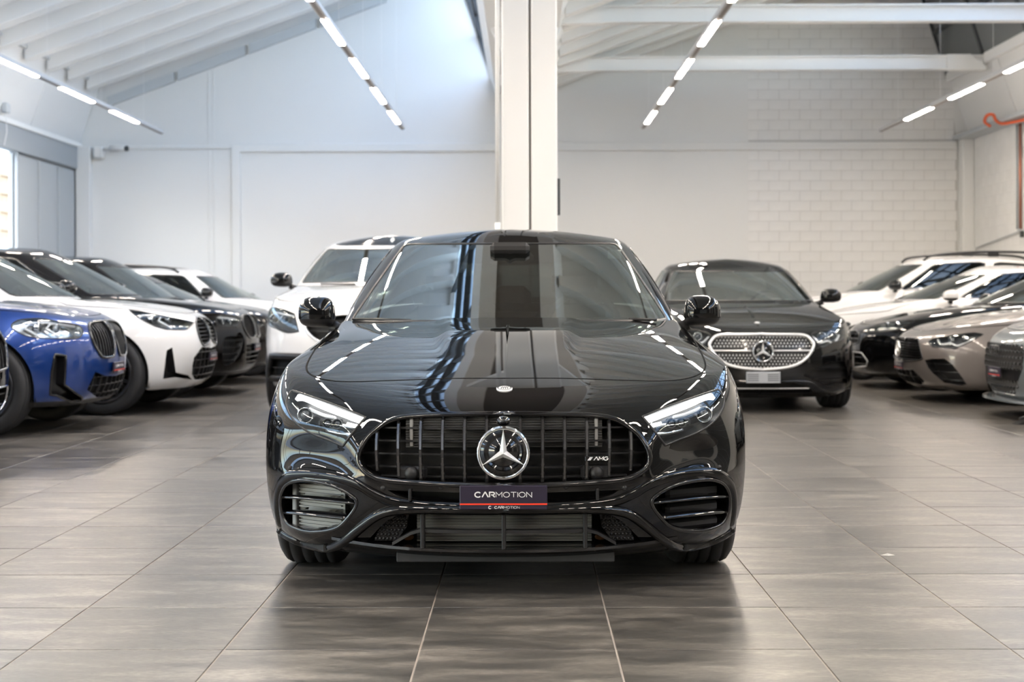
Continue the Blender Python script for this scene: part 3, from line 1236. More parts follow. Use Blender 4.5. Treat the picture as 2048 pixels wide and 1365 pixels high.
        disc = MB().lathe([(.0, .02), (.17, .02), (.17, .045), (.0, .045)][::-1], 24, 0).mesh(M_DISC)
        for y in (y1, y2):
            for sg in (1, -1):
                w = link('wheel', tyre, s.root, (sg * xw, y, R), (0, 0, 0 if sg > 0 else math.pi))
                link('rim', rims, w)
                link('brake_disc', disc, w)

    def mirror(s, c, size, m, low_m=None, arm=None, sides='two', roll=0.0):
        """door mirror: shell, dark lower part, arm; c = shell centre on the +x side"""
        a, b, h = size

        def shell(x, y, z):
            # fuller towards the car, rounded outboard, flat behind
            zz = z * (1.0 - .12 * max(0, x)) if z > 0 else z * .80
            yy = y * (.35 if y > 0 else 1.0)
            xx = np.sign(x) * abs(x) ** (.45 if x < 0 else .8)
            return [xx + .10 * zz * (x < .5), np.sign(yy) * abs(yy) ** .8, np.sign(zz) * abs(zz) ** (.8 if zz > 0 else .55)]
        up = MB().ball((0, 0, 0), (a, b, h), 52, 30, shell)
        U, Lo = MB(), MB()
        cut = -.38 * h
        idx = [i for i, v in enumerate(up.V)]
        fu = [f for f in up.F if sum(up.V[i][2] for i in f) / 4 > cut]
        fl = [f for f in up.F if sum(up.V[i][2] for i in f) / 4 <= cut]
        U.add(up.V, fu, True)
        Lo.add([(x * .97, y * .97, z) for x, y, z in up.V], fl, True)
        for sg in (1, -1):
            r = link('door_mirror', U.mesh(m), s.root, (sg * c[0], c[1], c[2]))
            if sg < 0:
                r.scale = (-1, 1, 1)
            Lo.obj('lower_shell', low_m or M_TRIM, r)
            g = MB().ball((0, b * .30, 0), (a * .86, .006, h * .8), 16, 8).obj('mirror_glass', M_CHROME, r)
            arm_ = arm or ((-a * .75, .0, -h * .75), (-a - .06, .01, -h * 1.25))
            MB().tube([arm_[0], tuple((np.array(arm_[0]) + np.array(arm_[1])) / 2), arm_[1]], [.03, .028, .036], 8).obj('mirror_arm', M_TRIM, r)
            MB().tube([(a * .15, -b * .93, -h * .30), (a * .55, -b * .75, -h * .31), (a * .9, -b * .30, -h * .32)], .006, 6).obj('indicator', M_LENS, r)

    def cabin(s, yd, zb, hw, yrear, seat_m, roof_z, detail=False, floor_z=.25):
        """dashboard, seats, steering wheel and rear-view mirror behind the glass"""
        it = link('interior', MB().box((-hw * 1.02, yd - .2, floor_z), (hw * 1.02, yrear, floor_z + .06), .02).mesh(M_CABIN), s.root)
        MB().box((-hw, yd + .05, zb - .42), (hw, yd + .5, zb - .06), .05).box((-hw, yd - .22, zb - .2), (hw, yd + .12, zb - .1), .03).obj('dashboard', M_CABIN, it)
        MB().box((-hw - .04, yd + .4, floor_z), (-hw + .04, yrear, zb - .04), .03).box((hw - .04, yd + .4, floor_z), (hw + .04, yrear, zb - .04), .03).obj('door_card', M_CABIN, it)
        for x in (-.36, .36):
            st = MB().box((x - .25, yd + .85, floor_z + .12), (x + .25, yd + 1.35, floor_z + .32), .07).obj('seat', seat_m, it)
        for x in (-.36, .36):
            MB().box((x - .24, yd + 1.32, floor_z + .2), (x + .24, yd + 1.48, zb + .06), .07).obj('seat_back', seat_m, it)
            MB().box((x - .13, yd + 1.40, zb + .09), (x + .13, yd + 1.50, zb + .27), .045).obj('headrest', seat_m, it)
        MB().box((-.62, yrear - .7, floor_z + .1), (.62, yrear - .5, zb + .02), .06).obj('rear_seat', seat_m, it)
        for x in (-.4, 0, .4):
            MB().box((x - .11, yrear - .66, zb + .03), (x + .11, yrear - .57, zb + .17), .04).obj('headrest', seat_m, it)
        # left-hand drive: the wheel is on the +x side as one faces the car
        c = Vector((.37, yd + .52, zb - .05))
        th = [2 * math.pi * k / 28 for k in range(28)]
        sw = MB().tube([(c.x + .185 * math.cos(a), c.y - .07 * math.sin(a), c.z + .17 * math.sin(a)) for a in th], .016, 7, closed=True)
        sw.box((c.x - .17, c.y - .012, c.z - .03), (c.x + .17, c.y + .012, c.z + .02), .008).ball((c.x, c.y, c.z - .01), (.075, .03, .06), 12, 8)
        sw.obj('steering_wheel', M_CABIN, it)
        return it

    def plate(s, c, tilt=0.0, w=.30, h=.082, text=True, m=None, yaw=0.0):
        """dealer plate: dark field, red line, wordmark"""
        p = link('number_plate', MB().box((-w / 2, -.006, -h / 2), (w / 2, .006, h / 2), .003).mesh(m or M_PLATE), s.root, c, (tilt, 0, yaw))
        if text:
            MB().box((-w / 2 + .001, -.0075, -h * .30), (w / 2 - .001, -.0055, -h * .235)).obj('red_line', M_RED, p)
            wordmark(p, (0, -.0085, h * .13), h * .205)
            wordmark(p, (.012, -.0085, -h * .40), h * .09, True)
        return p


GLYPH = {
    'C': ([[(math.cos(a) * .5 + .5, math.sin(a) * .5 + .5) for a in np.linspace(.72, 2 * math.pi - .72, 14)]], 1.0),
    'O': ([[(math.cos(a) * .5 + .5, math.sin(a) * .5 + .5) for a in np.linspace(0, 2 * math.pi, 22)]], 1.05),
    'A': ([[(0, 0), (.46, 1), (.54, 1), (1.0, 0)]], 1.0),
    'R': ([[(.05, 0), (.05, 1), (.6, 1), (.78, .93), (.85, .75), (.78, .55), (.6, .46), (.3, .46)], [(.5, .46), (.9, 0)]], .92),
    'M': ([[(.02, 0), (.02, 1), (.5, .38), (.98, 1), (.98, 0)]], 1.05),
    'T': ([[(0, 1), (.9, 1)], [(.45, 1), (.45, 0)]], .9),
    'I': ([[(.05, 0), (.05, 1)]], .1),
    'N': ([[(.02, 0), (.02, 1), (.85, 0), (.85, 1)]], .9),
    'G': ([[(math.cos(a) * .5 + .5, math.sin(a) * .5 + .5) for a in np.linspace(.72, 2 * math.pi - .5, 14)] + [(.98, .46), (.6, .46)]], 1.02),
    '/': ([[(0, 0), (.45, 1)]], .45),
}


def strokes(text, h, widths, gap=.22, slant=0.0, asp=1.0):
    """flat stroked lettering in the xz plane, centred; widths: stroke width per letter (share of height)"""
    V, F = [], []
    x = 0.0
    for ch, w in zip(text, widths):
        if ch == ' ':
            x += .6
            continue
        paths, adv = GLYPH[ch]
        for pa in paths:
            P = np.array(pa, float)
            P[:, 0] = P[:, 0] * asp
            n = len(P)
            T = np.gradient(P, axis=0)
            nrm = np.zeros_like(P)
            for i in range(n):
                a = P[i] - P[max(i - 1, 0)]
                b = P[min(i + 1, n - 1)] - P[i]
                a = a / (np.linalg.norm(a) + 1e-9) if i > 0 else b / (np.linalg.norm(b) + 1e-9)
                b = b / (np.linalg.norm(b) + 1e-9) if i < n - 1 else a
                na, nb_ = np.array([-a[1], a[0]]), np.array([-b[1], b[0]])
                m_ = na + nb_
                m_ = m_ / (np.linalg.norm(m_) + 1e-9)
                nrm[i] = m_ / max(.45, m_ @ na)
            o = len(V)
            for i in range(n):
                for sg in (1, -1):
                    q = P[i] + nrm[i] * w / 2 * sg
                    V.append(((q[0] + x + slant * q[1]) * h, 0, (q[1] - .5) * h))
            for i in range(n - 1):
                F.append((o + 2 * i, o + 2 * i + 1, o + 2 * i + 3, o + 2 * i + 2))
        x += adv * asp + gap
    cx = (x - gap) * h / 2
    V = [(a - cx, b, c) for a, b, c in V]
    return V, F


def wordmark(parent, c, h, small=False):
    t = 'CARMOTION'
    wd = [.24, .24, .24] + [.13] * 6
    V, F = strokes(t, h, wd, .2, asp=1.25)
    n = len(V)
    V2 = [(a, -.0006, b) for a, _, b in V]
    link('lettering', mesh(V + V2, F + [tuple(i + n for i in f[::-1]) for f in F], M_WHITE), parent, c)
    if small:
        V, F = strokes('C', h * 1.25, [.26], .2)
        V2 = [(a, -.0006, b) for a, _, b in V]
        n = len(V)
        link('lettering', mesh(V + V2, F + [tuple(i + n for i in f[::-1]) for f in F], M_WHITE), parent, (c[0] - h * 7.9, c[1], c[2]))


def star_badge(parent, c, R, tilt=0.0, disc=True, yaw=0.0, ring_m=None):
    """ring with a three-pointed star"""
    r = link('star_badge', MB().lathe([(R, 0), (R * .985, -.012), (R * .93, -.017), (R * .86, -.012), (R * .85, 0)][::-1], 48, 1).mesh(ring_m or M_CHROME), parent, c, (tilt, 0, yaw))
    V, F = [(0, -.024, 0)], []
    for k in range(6):
        a = math.pi / 2 + k * math.pi / 3
        rr = R * .90 if k % 2 == 0 else R * .155
        V.append((rr * math.cos(a), -.006 if k % 2 == 0 else -.006, rr * math.sin(a)))
    for k in range(6):
        F.append((0, 1 + (k + 1) % 6, 1 + k))
    link('star', mesh(V, F, M_SILVER), r)
    if disc:
        MB().lathe([(0, .004), (R * .87, .004), (R * .87, .012), (0, .012)], 40, 1).obj('badge_disc', M_GLOSSBLK, r)
    return r


M_GAP = mat('panel_gap_black', (.004, .004, .004), .8, spec=.1)
M_TYRE = noisy('tyre_rubber', (.016, .016, .017), (.024, .024, .025), 8, .62, bump=.1)
M_DISC = mat('brake_disc_steel', (.35, .35, .36), .35, .9)
M_TRIM = mat('satin_black_trim', (.012, .012, .013), .42)
M_GLOSSBLK = mat('gloss_black_trim', (.006, .006, .007), .08, coat=.6)
M_CHROME = mat('chrome', (.86, .87, .88), .06, 1.0)
M_SILVER = mat('satin_silver', (.86, .87, .88), .3, .35)
M_LENS = mat('clear_lens_plastic', (.55, .57, .6), .12, .3, coat=1)
M_CABIN = mat('cabin_black', (.018, .017, .017), .6)
M_BEIGE = mat('beige_leather', (.36, .30, .25), .5)
M_SEATB = mat('black_leather', (.03, .029, .03), .45)
M_PLATE = mat('plate_dark_violet', (.022, .017, .035), .35)
M_RED = mat('plate_red', (.75, .05, .02), .4)
M_WHITE = mat('plate_white', (.85, .85, .86), .4)
M_BLACKHOLE = mat('intake_black', (.008, .008, .008), .65)
M_GRILLE = mat('grille_black', (.012, .012, .013), .3, coat=.3)
M_RAD = mat('radiator_alloy', (.34, .34, .33), .5, .3)
M_DRL = mat('daytime_light', (.9, .92, .95), .3, emit=(1, .98, .95), es=2.6)
M_DRLOFF = mat('white_light_guide', (.75, .77, .8), .25, coat=.8)
M_HOUSE = mat('headlight_housing', (.05, .052, .056), .3, .3)
M_REFL = mat('headlight_reflector', (.62, .64, .66), .16, .9)
M_LAMPGL = glass('headlight_cover', (.90, .92, .93), 1.5)
M_SCREEN = glass('windscreen_glass', (.24, .30, .28), 1.6, .24)
M_SIDEGL = glass('tinted_side_glass', (.10, .11, .11), 1.52)
# ------------------------------------------------------------------ shared car pieces
P_BLACK = mat('black_paint', (.0025, .0026, .003), .04, 0.0, coat=1.0, spec=.0, coat_rough=.0)
P_BLACK.node_tree.nodes['Principled BSDF'].inputs['Coat IOR'].default_value = 1.54


def pair(objs, parents):
    for o, p in zip(objs, parents):
        o.parent = p


def arch_poly(car, y0, R, smin, smax, zc=None):
    zc = R - .03 if zc is None else zc
    a = np.linspace(-.45, math.pi + .45, 34)
    pts = [(y0 - (R) * math.cos(t), zc + R * math.sin(t)) for t in a]
    q = car.invert(car.belt, pts, 'side', smin=smin, smax=smax)
    zlow = car.belt(q[:, 0], np.zeros(len(q)))[:, 2]
    z = np.array([p[1] for p in pts])
    keep = z > zlow + .012
    k = np.where(keep)[0]
    q = q[k[0]:k[-1] + 1]
    q = np.concatenate([[(q[0][0], -.0)], q, [(q[-1][0], -.0)]])
    return q


def wheel_house(car, y0, R, xw, tw):
    """dark liner behind an arch"""
    for sg in (1, -1):
        m = MB()
        a = np.linspace(-.35, math.pi + .35, 22)
        V, F = [], []
        for t in a:
            for x in (.30, xw + tw / 2 - .03):
                V.append((sg * x, y0 - (R + .012) * math.cos(t), R - .03 + (R + .012) * math.sin(t)))
        for i in range(len(a) - 1):
            F.append((2 * i, 2 * i + 1, 2 * i + 3, 2 * i + 2))
        n = len(V)
        V.append((sg * .30, y0, R))
        for i in range(len(a) - 1):
            F.append((n, 2 * i, 2 * i + 2))
        m.add(V, F).obj('wheel_arch_liner', M_BLACKHOLE, car.root)


def underside(car, L, w, z, y0=.35):
    MB().prism([(-w, y0 + .25), (-w * .8, y0), (w * .8, y0), (w, y0 + .25), (w, L - .35), (w * .8, L - .15), (-w * .8, L - .15), (-w, L - .35)], 2, z, z + .03).obj('undertray', M_BLACKHOLE, car.root)


def house_windows(car, glass_side, wind_poly=None, ws=(2.62, .30, 2.86), side=((3.45, 4.85), (5.05, 6.45)), st=(.35, 2.72), screen=None, rear=True, shell_m=None, top_m=None):
    """cut windscreen, side and rear windows out of the greenhouse"""
    H = car.house
    polys = []
    if wind_poly is None:
        a, t0, t1 = ws
        wind_poly = np.concatenate([densify([(0, t0), (a - .12, t0), (a, t0 + .12), (a, t1 - .12), (a - .12, t1), (0, t1)], .15, False)])
    polys.append(wind_poly)
    for (a, b) in side:
        k = .12
        polys.append(densify([(a + k, st[0]), (b - k, st[0]), (b, st[0] + k), (b, st[1] - k), (b - k, st[1]), (a + k, st[1]), (a, st[1] - k), (a, st[0] + k)], .18))
    if rear:
        C = H.C - 1
        polys.append(densify([(C, .45), (C - 1.5, .45), (C - 1.65, .6), (C - 1.65, 2.5), (C - 1.5, 2.65), (C, 2.65)], .2, False))
    out = car.cut(H, 90, 60, polys)
    car.piece('windscreen', H, out[0], screen or M_SCREEN)
    for k in range(len(side)):
        car.piece('side_window', H, out[1 + k], glass_side, both='two')
    if rear:
        car.piece('rear_window', H, out[1 + len(side)], glass_side)
    car.piece('roof', H, out[-1], shell_m)
    for k in range(len(side)):
        car.sweep('window_trim', H, polys[1 + k], top_m or M_GLOSSBLK, [(-.012, 0), (.012, 0), (.010, .004), (-.010, .004)], both='two')
    car.sweep('windscreen_seal', H, wind_poly, M_TRIM, [(-.010, 0), (.010, 0), (.008, .003), (-.008, .003)], closed=False)
    return out


# ------------------------------------------------------------------ the black hatchback facing the camera
def build_hero():
    H = Car('hatchback', 'large glossy black car facing the camera in the centre with upright grille bars', (-.07, 4.75), 0.0, side=-1)
    p = dict(FR=[(0, 0), (.25, .010), (.48, .05), (.68, .145), (.845, .30), (.95, .52), (.992, .77), (1, 1)], L=4.42, ys=.86, cowl=(1.70, 1.98, .80), zc=.925, zcs=-.005, zb=.98, deck=(4.1, 1.0, .7), bulge=.040, sh=.012,
             SY=[1.98, 2.40, 2.85, 3.25, 3.62],
             rows=[(.115, .20, .15, .85, .25, .15), (.155, .07, .18, .90, .28, .05), (.29, .015, .29, .928, .4, 0), (.43, 0, .42, .934, .55, 0),
                   (.56, .02, .56, .925, .70, .03), (.645, .085, .69, .897, .85, .06), (.690, .23, .775, .862, .94, .1)])
    B = H.make_belt(p)

    def domes(P):
        # the two power domes of the bonnet
        x, y = np.abs(P[..., 0]), P[..., 1]
        sm = lambda v: np.clip(v, 0, 1) ** 2 * (3 - 2 * np.clip(v, 0, 1))
        k = sm((.345 - .06 * (1.7 - y) - x) / .075) * sm((y - .75) / .55) * sm((1.86 - y) / .12) * (P[..., 2] > .6)
        Q = P.copy()
        Q[..., 2] += .014 * k
        # hollow between grille, lamp and intake, with a soft ridge below it
        z, fr = P[..., 2], sm((.75 - y) / .25)
        Q[..., 1] += fr * (.034 * np.exp(-((x - .665) / .105) ** 2 - ((z - .485) / .062) ** 2) - .016 * np.exp(-((x - .66) / .16) ** 2 - ((z - .405) / .030) ** 2))
        Q[..., 1] -= fr * .012 * np.exp(-((x - .50 - .25 * (z - .5)) / .045) ** 2 - ((z - .52) / .12) ** 2)
        return Q
    B.disp = domes
    inv = lambda pts, **k: H.invert(B, pts, 'px', smax=9, **k)
    # outlines traced on the left half of the photograph
    grille = smooth_poly([(1005, 829), (920, 830), (850, 832), (800, 837), (770, 848), (742, 869), (725, 892), (717, 914), (722, 934), (742, 951), (775, 961), (850, 967), (920, 970), (1005, 971)], 4, closed=False)
    lamp = smooth_poly([(583, 783), (596, 785), (643, 801), (690, 818), (731, 835), (707, 864), (686, 893), (660, 882), (622, 867), (594, 848), (577, 824), (573, 802)], 4, corner=[4, 6])
    side = smooth_poly([(592, 963), (625, 964), (668, 974), (702, 992), (712, 1010), (692, 1040), (668, 1058), (622, 1064), (584, 1054), (567, 1035), (561, 1001), (570, 974)], 4)
    low = smooth_poly([(1005, 1025), (900, 1025), (835, 1026), (800, 1030), (772, 1044), (748, 1068), (730, 1088), (780, 1093), (870, 1097), (1005, 1099)], 4, closed=False, corner=[6])
    slot = smooth_poly([(1005, 985), (930, 986), (850, 984), (775, 981), (800, 994), (850, 1003), (930, 1007), (1005, 1008)], 4, closed=False, corner=[3])
    hood_l = smooth_poly([(1006, 757), (900, 757.5), (800, 761), (700, 764), (650, 760), (622, 750), (613, 738), (617, 722), (630, 700), (648, 676), (664, 655)], 4, closed=False)
    G = inv(grille); G[0, 0] = G[-1, 0] = 0
    Lm = inv(lamp)
    Sd = inv(side)
    Lo = inv(low); Lo[0, 0] = Lo[-1, 0] = 0
    Sl = inv(slot); Sl[0, 0] = Sl[-1, 0] = 0
    Hd = inv(hood_l, tmin=5.2); Hd[0, 0] = 0
    Hd2 = np.concatenate([Hd, [(Hd[-1, 0], B.R - 1.0)], [(s_, B.R - 1.0) for s_ in np.linspace(Hd[-1, 0], 0, 20)[1:]]])
    fo, wb, R = .80, 2.73, .332
    A1 = arch_poly(H, fo + .02, .368, 4.5, 9.5)
    A2 = arch_poly(H, fo + wb, .368, 9, 13.5)
    sw = np.concatenate([np.linspace(0, 8, 150), np.linspace(8, 12.5, 40)[1:], np.linspace(12.5, B.C - 1, 24)[1:]])
    out = H.cut(B, 140, 120, [G, Lm, Sd, Lo, Sl, Hd2, A1, A2], sw=sw)
    H.piece('bodywork', B, out[-1], P_BLACK)
    H.piece('bonnet', B, out[5], P_BLACK)
    H.seam(B, Hd, .007)
    # --- grille
    gr = H.recess('grille', B, out[0], M_BLACKHOLE, .13)[0]
    H.sweep('grille_frame', B, G, M_GLOSSBLK, [(-.008, -.004), (.010, -.004), (.010, .006), (.002, .010), (-.008, .006)], closed=False, parent=gr)

    def at(u, v, sd=None):
        q = H.invert(B, [(u, v)], 'px', smax=6, side=sd)
        P = B(q[:, 0], q[:, 1])[0]
        return P
    for k, u in enumerate([754, 797, 841.5, 885.5, 929.5, 974]):
        vt = [853, 835, 832.5, 831.5, 831, 831][k]
        vb = [945, 957, 963, 966, 968, 969][k]
        a, b = at(u, vt + 3), at(u, vb - 2)
        pts = [a + (b - a) * t + np.array([0, .012 - .045 * math.sin(math.pi * t) * (1 - .3 * t), 0]) for t in np.linspace(0, 1, 9)]
        for sg in (1, -1):
            m = MB()
            V, F = [], []
            for q in pts:
                for dx, dy in ((-.0065, .03), (-.0065, .004), (-.0035, -.003), (.0035, -.003), (.0065, .004), (.0065, .03)):
                    V.append((sg * q[0] + dx, q[1] + dy, q[2]))
            for i in range(len(pts) - 1):
                for j in range(5):
                    F.append((i * 6 + j, i * 6 + j + 1, i * 6 + 7 + j, i * 6 + 6 + j))
            n = (len(pts) - 1) * 6
            F += [tuple(range(6))[::-1], tuple(n + j for j in range(6))]
            m.add(V, F, False).obj('slat', mat('dark_chrome_slat', (.16, .16, .165), .16, .9), gr)
    for v in (858, 884, 910, 936, 955):
        z = H.px_at(1005, v, .06)[2]
        hw = [.455, .49, .495, .47, .42][(858, 884, 910, 936, 955).index(v)]
        pts = [(x, .062 + .28 * x * x, z) for x in np.linspace(-hw, hw, 15)]
        m = MB()
        V, F = [], []
        for q in pts:
            V += [(q[0], q[1], q[2] - .003), (q[0], q[1], q[2] + .003), (q[0], q[1] + .03, q[2] + .003), (q[0], q[1] + .03, q[2] - .003)]
        for i in range(len(pts) - 1):
            for j in range(4):
                F.append((i * 4 + j, i * 4 + (j + 1) % 4, i * 4 + 4 + (j + 1) % 4, i * 4 + 4 + j))
        m.add(V, F).obj('cross_bar', M_TRIM, gr)

    def radiator(name, parent, x0, x1, z0, z1, y, pitch=.0085, m_=None):
        m = MB().box((x0, y + .008, z0), (x1, y + .02, z1))
        z = z0 + pitch / 2
        while z < z1:
            m.box((x0, y, z - pitch * .22), (x1, y + .008, z + pitch * .22))
            z += pitch
        o = m.obj(name, m_ or M_RAD, parent)
        o['kind'] = 'stuff'
        return o
    RADD = mat('dark_radiator', (.10, .10, .10), .5, .3)
    radiator('radiator', gr, -.335, .335, .515, .625, .105, .0085, RADD)
    for sg in (1, -1):
        MB().box((sg * .315 - .006, .095, .52), (sg * .315 + .006, .105, .62), .002).obj('bracket', M_RAD, gr)
        MB().lathe([(.0, -.008), (.017, -.008), (.019, -.004), (.024, -.002), (.024, .01), (0, .01)][::-1], 20, 1).obj('radar_sensor', M_TRIM, gr, (sg * .312, .045, .434))
        MB().box((sg * .31 - .05, .05, .41), (sg * .31 + .05, .085, .457), .01).obj('sensor_holder', M_TRIM, gr)
    st = star_badge(gr, (0.0, -.034, .512), .0895)
    MB().ball((0, .02, .613), (.024, .03, .017), 18, 10).obj('camera_pod', M_GLOSSBLK, gr)
    MB().lathe([(0, -.004), (.006, -.003), (.008, .004)][::-1], 14, 1).obj('camera_lens', M_TRIM, gr, (0, -.009, .614))
    # maker's badge on the grille bars: small plate with slanted bars and letters
    bp = H.px_at(1194, 917, .0)
    bx = -bp[0]
    by = -.012
    ab = link('grille_badge', MB().box((-.041, -.002, -.0085), (.041, .004, .0085), .002).mesh(M_GLOSSBLK), gr, (bx, by, bp[2]), (0, 0, .12))
    V, F = strokes('///', .011, [.24, .24, .24], -.12, slant=.35)
    link('emblem_bars', mesh([(a - .026, -.0030, b) for a, _, b in V], F, M_WHITE), ab)
    V, F = strokes('AMG', .011, [.22, .22, .22], .18, slant=.2, asp=1.3)
    link('lettering', mesh([(a + .012, -.0030, b) for a, _, b in V], F, M_WHITE), ab)
    # round bonnet badge
    q = inv([(1006, 778.5)]); q[0, 0] = 0
    e = B(q[:, 0], q[:, 1])[0]; nn = B.normal(q[:, 0] + .02, q[:, 1])[0]
    tl_ = -math.atan2(nn[2], -nn[1])
    bo = link('round_badge', MB().lathe([(.0285, .002), (.0285, -.003), (.026, -.0045), (.0, -.0045)][::-1], 32, 1).mesh(M_SILVER), H.root, (0, e[1], e[2]), (tl_, 0, 0))
    MB().lathe([(.026, -.0048), (.021, -.0048)][::-1], 32, 1).obj('badge_ring', M_TRIM, bo)
    m = MB()
    for k in range(16):
        a = math.pi * (1.08 + .84 * k / 15)
        m.box((.0235 * math.cos(a) - .001, -.0054, .0235 * math.sin(a) - .0011), (.0235 * math.cos(a) + .001, -.0047, .0235 * math.sin(a) + .0011))
    m.obj('badge_lettering', M_SILVER, bo)
    m = MB()
    for k, dx in enumerate((-.012, -.004, .004, .012)):
        m.tube([(dx, -.0052, -.012), (dx * .8, -.0052, .002), (dx * .8 + .004, -.0052, .010)], .0012, 5)
    m.obj('badge_crest', M_TRIM, bo)
    # --- headlights
    covers = H.piece('headlight', B, out[1], M_LAMPGL, both='two', lift=.001)
    HSE = mat('lamp_interior', (.02, .021, .023), .3, .2)
    pair(H.recess('housing', B, out[1], HSE, .075, both='two', vec=(-.25, 1, 0), shrink=.06), covers)
    drl = inv(smooth_poly([(589, 791), (606, 791), (640, 806), (680, 822), (724, 838)], 5, closed=False))
    pair(H.sweep('daytime_strip', B, drl, M_DRL, [(-.011, -.022), (.009, -.022), (.009, -.010), (-.011, -.010)], False, both='two'), covers)
    drl2 = inv(smooth_poly([(612, 812), (640, 824), (664, 830)], 4, closed=False))
    pair(H.sweep('light_guide', B, drl2, M_DRLOFF, [(-.005, -.03), (.006, -.03), (.006, -.018), (-.005, -.018)], False, both='two'), covers)
    drl3 = inv(smooth_poly([(690, 844), (712, 848)], 3, closed=False))
    pair(H.sweep('light_guide', B, drl3, M_DRL, [(-.004, -.026), (.004, -.026), (.004, -.012), (-.004, -.012)], False, both='two'), covers)
    for (u, v, r, nm) in ((608, 833, .024, 'projector'), (652, 849, .015, 'lamp_module'), (672, 850, .015, 'lamp_module')):
        a = at(u, v)
        for cov, sg in zip(covers, (-1, 1)):
            pr = MB().lathe([(r * 1.22, -.005), (r * 1.1, -.010), (r, -.002), (r * .95, .03)][::-1], 28, 1).obj(nm, M_REFL if nm == 'projector' else M_HOUSE, cov, (sg * a[0], a[1] + .035, a[2]))
            MB().ball((0, .004, 0), (r * .92, r * .8, r * .92), 18, 10).obj('lens', M_LAMPLENS, pr)
    a, b = at(634, 842), at(690, 857)
    for cov, sg in zip(covers, (-1, 1)):
        x0, x1 = sorted((sg * a[0], sg * b[0]))
        MB().box((x0, a[1] + .03, b[2] - .004), (x1, a[1] + .06, a[2] + .002), .006).obj('module_block', M_HOUSE, cov)
    # reflector steps inside the lamp
    for i, (a, b) in enumerate((((580, 806), (594, 838)), ((640, 858), (690, 866)), ((648, 836), (700, 846)))):
        ln = inv(smooth_poly([a, ((a[0] + b[0]) / 2 - 1, (a[1] + b[1]) / 2 + 2), b], 4, closed=False))
        pair(H.sweep('reflector_edge', B, ln, M_REFL, [(-.004, -.05), (.006, -.05), (.006, -.03), (-.004, -.03)], False, both='two'), covers)
    H.sweep('headlight_seal', B, Lm, M_TRIM, [(-.004, -.003), (.004, -.003), (.003, .003), (-.003, .003)], both='two')
    # --- side intakes with blades
    si = H.recess('side_intake', B, out[2], M_BLACKHOLE, .11, both='two', vec=(-.12, 1, 0), shrink=.1)
    pair(H.sweep('intake_frame', B, Sd, M_GLOSSBLK, [(-.008, -.004), (.006, -.008), (.004, .003), (-.003, .006), (-.007, .004)], both='two'), si)
    for (u0, v0, u1, v1, um, vm) in ((563, 995, 708, 1008, 620, 999), (566, 1026, 695, 1039, 620, 1031)):
        ln = inv(smooth_poly([(u0, v0), (um, vm), (u1, v1)], 6, closed=False))
        pair(H.sweep('intake_blade', B, ln, M_GLOSSBLK, [(-.003, -.06), (.003, -.06), (.003, .002), (-.003, .002)], False, both='two'), si)
    # cooler behind the left opening, closed ribbed covers behind the right one
    a = H.px_at(600, 1000, .34)
    b = H.px_at(700, 1050, .34)
    zlo, zhi = H.px_at(600, 1056, .3)[2], H.px_at(600, 968, .3)[2]
    # both inserts follow the corner of the bumper: turned in plan
    def turned(mb, sg):
        return mb.xf(Matrix.Translation((sg * .57, .205, 0)) @ Matrix.Rotation(sg * math.radians(33), 4, 'Z') @ Matrix.Translation((-sg * .57, -.205, 0)))
    m = MB().box((-.775, .215, zlo), (-.56, .24, zhi))
    z = zlo
    while z < zhi:
        m.box((-.765, .205, z), (-.57, .215, z + .004))
        z += .0125
    o = turned(m, -1).obj('cooler', M_RAD, si[0])
    o['kind'] = 'stuff'
    turned(MB().box((-.79, .195, zlo), (-.77, .24, zhi), .003), -1).obj('bracket', mat('pale_plastic', (.3, .31, .32), .5), si[0])
    for (v0, v1) in ((970, 997), (1004, 1029), (1036, 1058)):
        z1, z0 = H.px_at(1400, v0, .24)[2], H.px_at(1400, v1, .24)[2]
        turned(MB().box((.55, .185, z0), (.785, .225, z1), .012), 1).obj('cover_panel', mat('matt_cover', (.02, .021, .023), .5), si[1])
    # --- slot below the grille and lower intake
    sl = H.recess('slot', B, out[4], M_BLACKHOLE, .09)[0]
    for sg in (1, -1):
        MB().box((sg * .315 - .005, .02, .345), (sg * .315 + .005, .05, .385), .002).obj('post', M_TRIM, sl)
    lo = H.recess('lower_intake', B, out[3], M_BLACKHOLE, .14)[0]
    radiator('radiator', lo, -.30, .30, .19, .30, .13, .010, mat('lit_tone_radiator', (.20, .20, .19), .5, .3))  # paler radiator tone: light from the front put into the colour
    zt_, zb_ = H.px_at(1005, 1026, .06)[2], H.px_at(1005, 1097, .06)[2]
    for x in (-.275, 0, .275):
        MB().box((x - .007, .02 + .3 * x * x, zb_), (x + .007, .10, zt_), .003).obj('upright', M_TRIM, lo)
    zm = H.px_at(1005, 1064, .04)[2]
    pts = [(x, .028 + .35 * x * x, zm - (.06 * max(0, abs(x) - .3) / .1 if abs(x) > .3 else 0)) for x in np.linspace(-.38, .38, 25)]
    V, F = [], []
    for q in pts:
        V += [(q[0], q[1], q[2] - .005), (q[0], q[1], q[2] + .006), (q[0], q[1] + .05, q[2] + .004), (q[0], q[1] + .05, q[2] - .004)]
    for i in range(len(pts) - 1):
        for j in range(4):
            F.append((i * 4 + j, i * 4 + (j + 1) % 4, i * 4 + 4 + (j + 1) % 4, i * 4 + 4 + j))
    MB().add(V, F).obj('cross_blade', M_TRIM, lo)
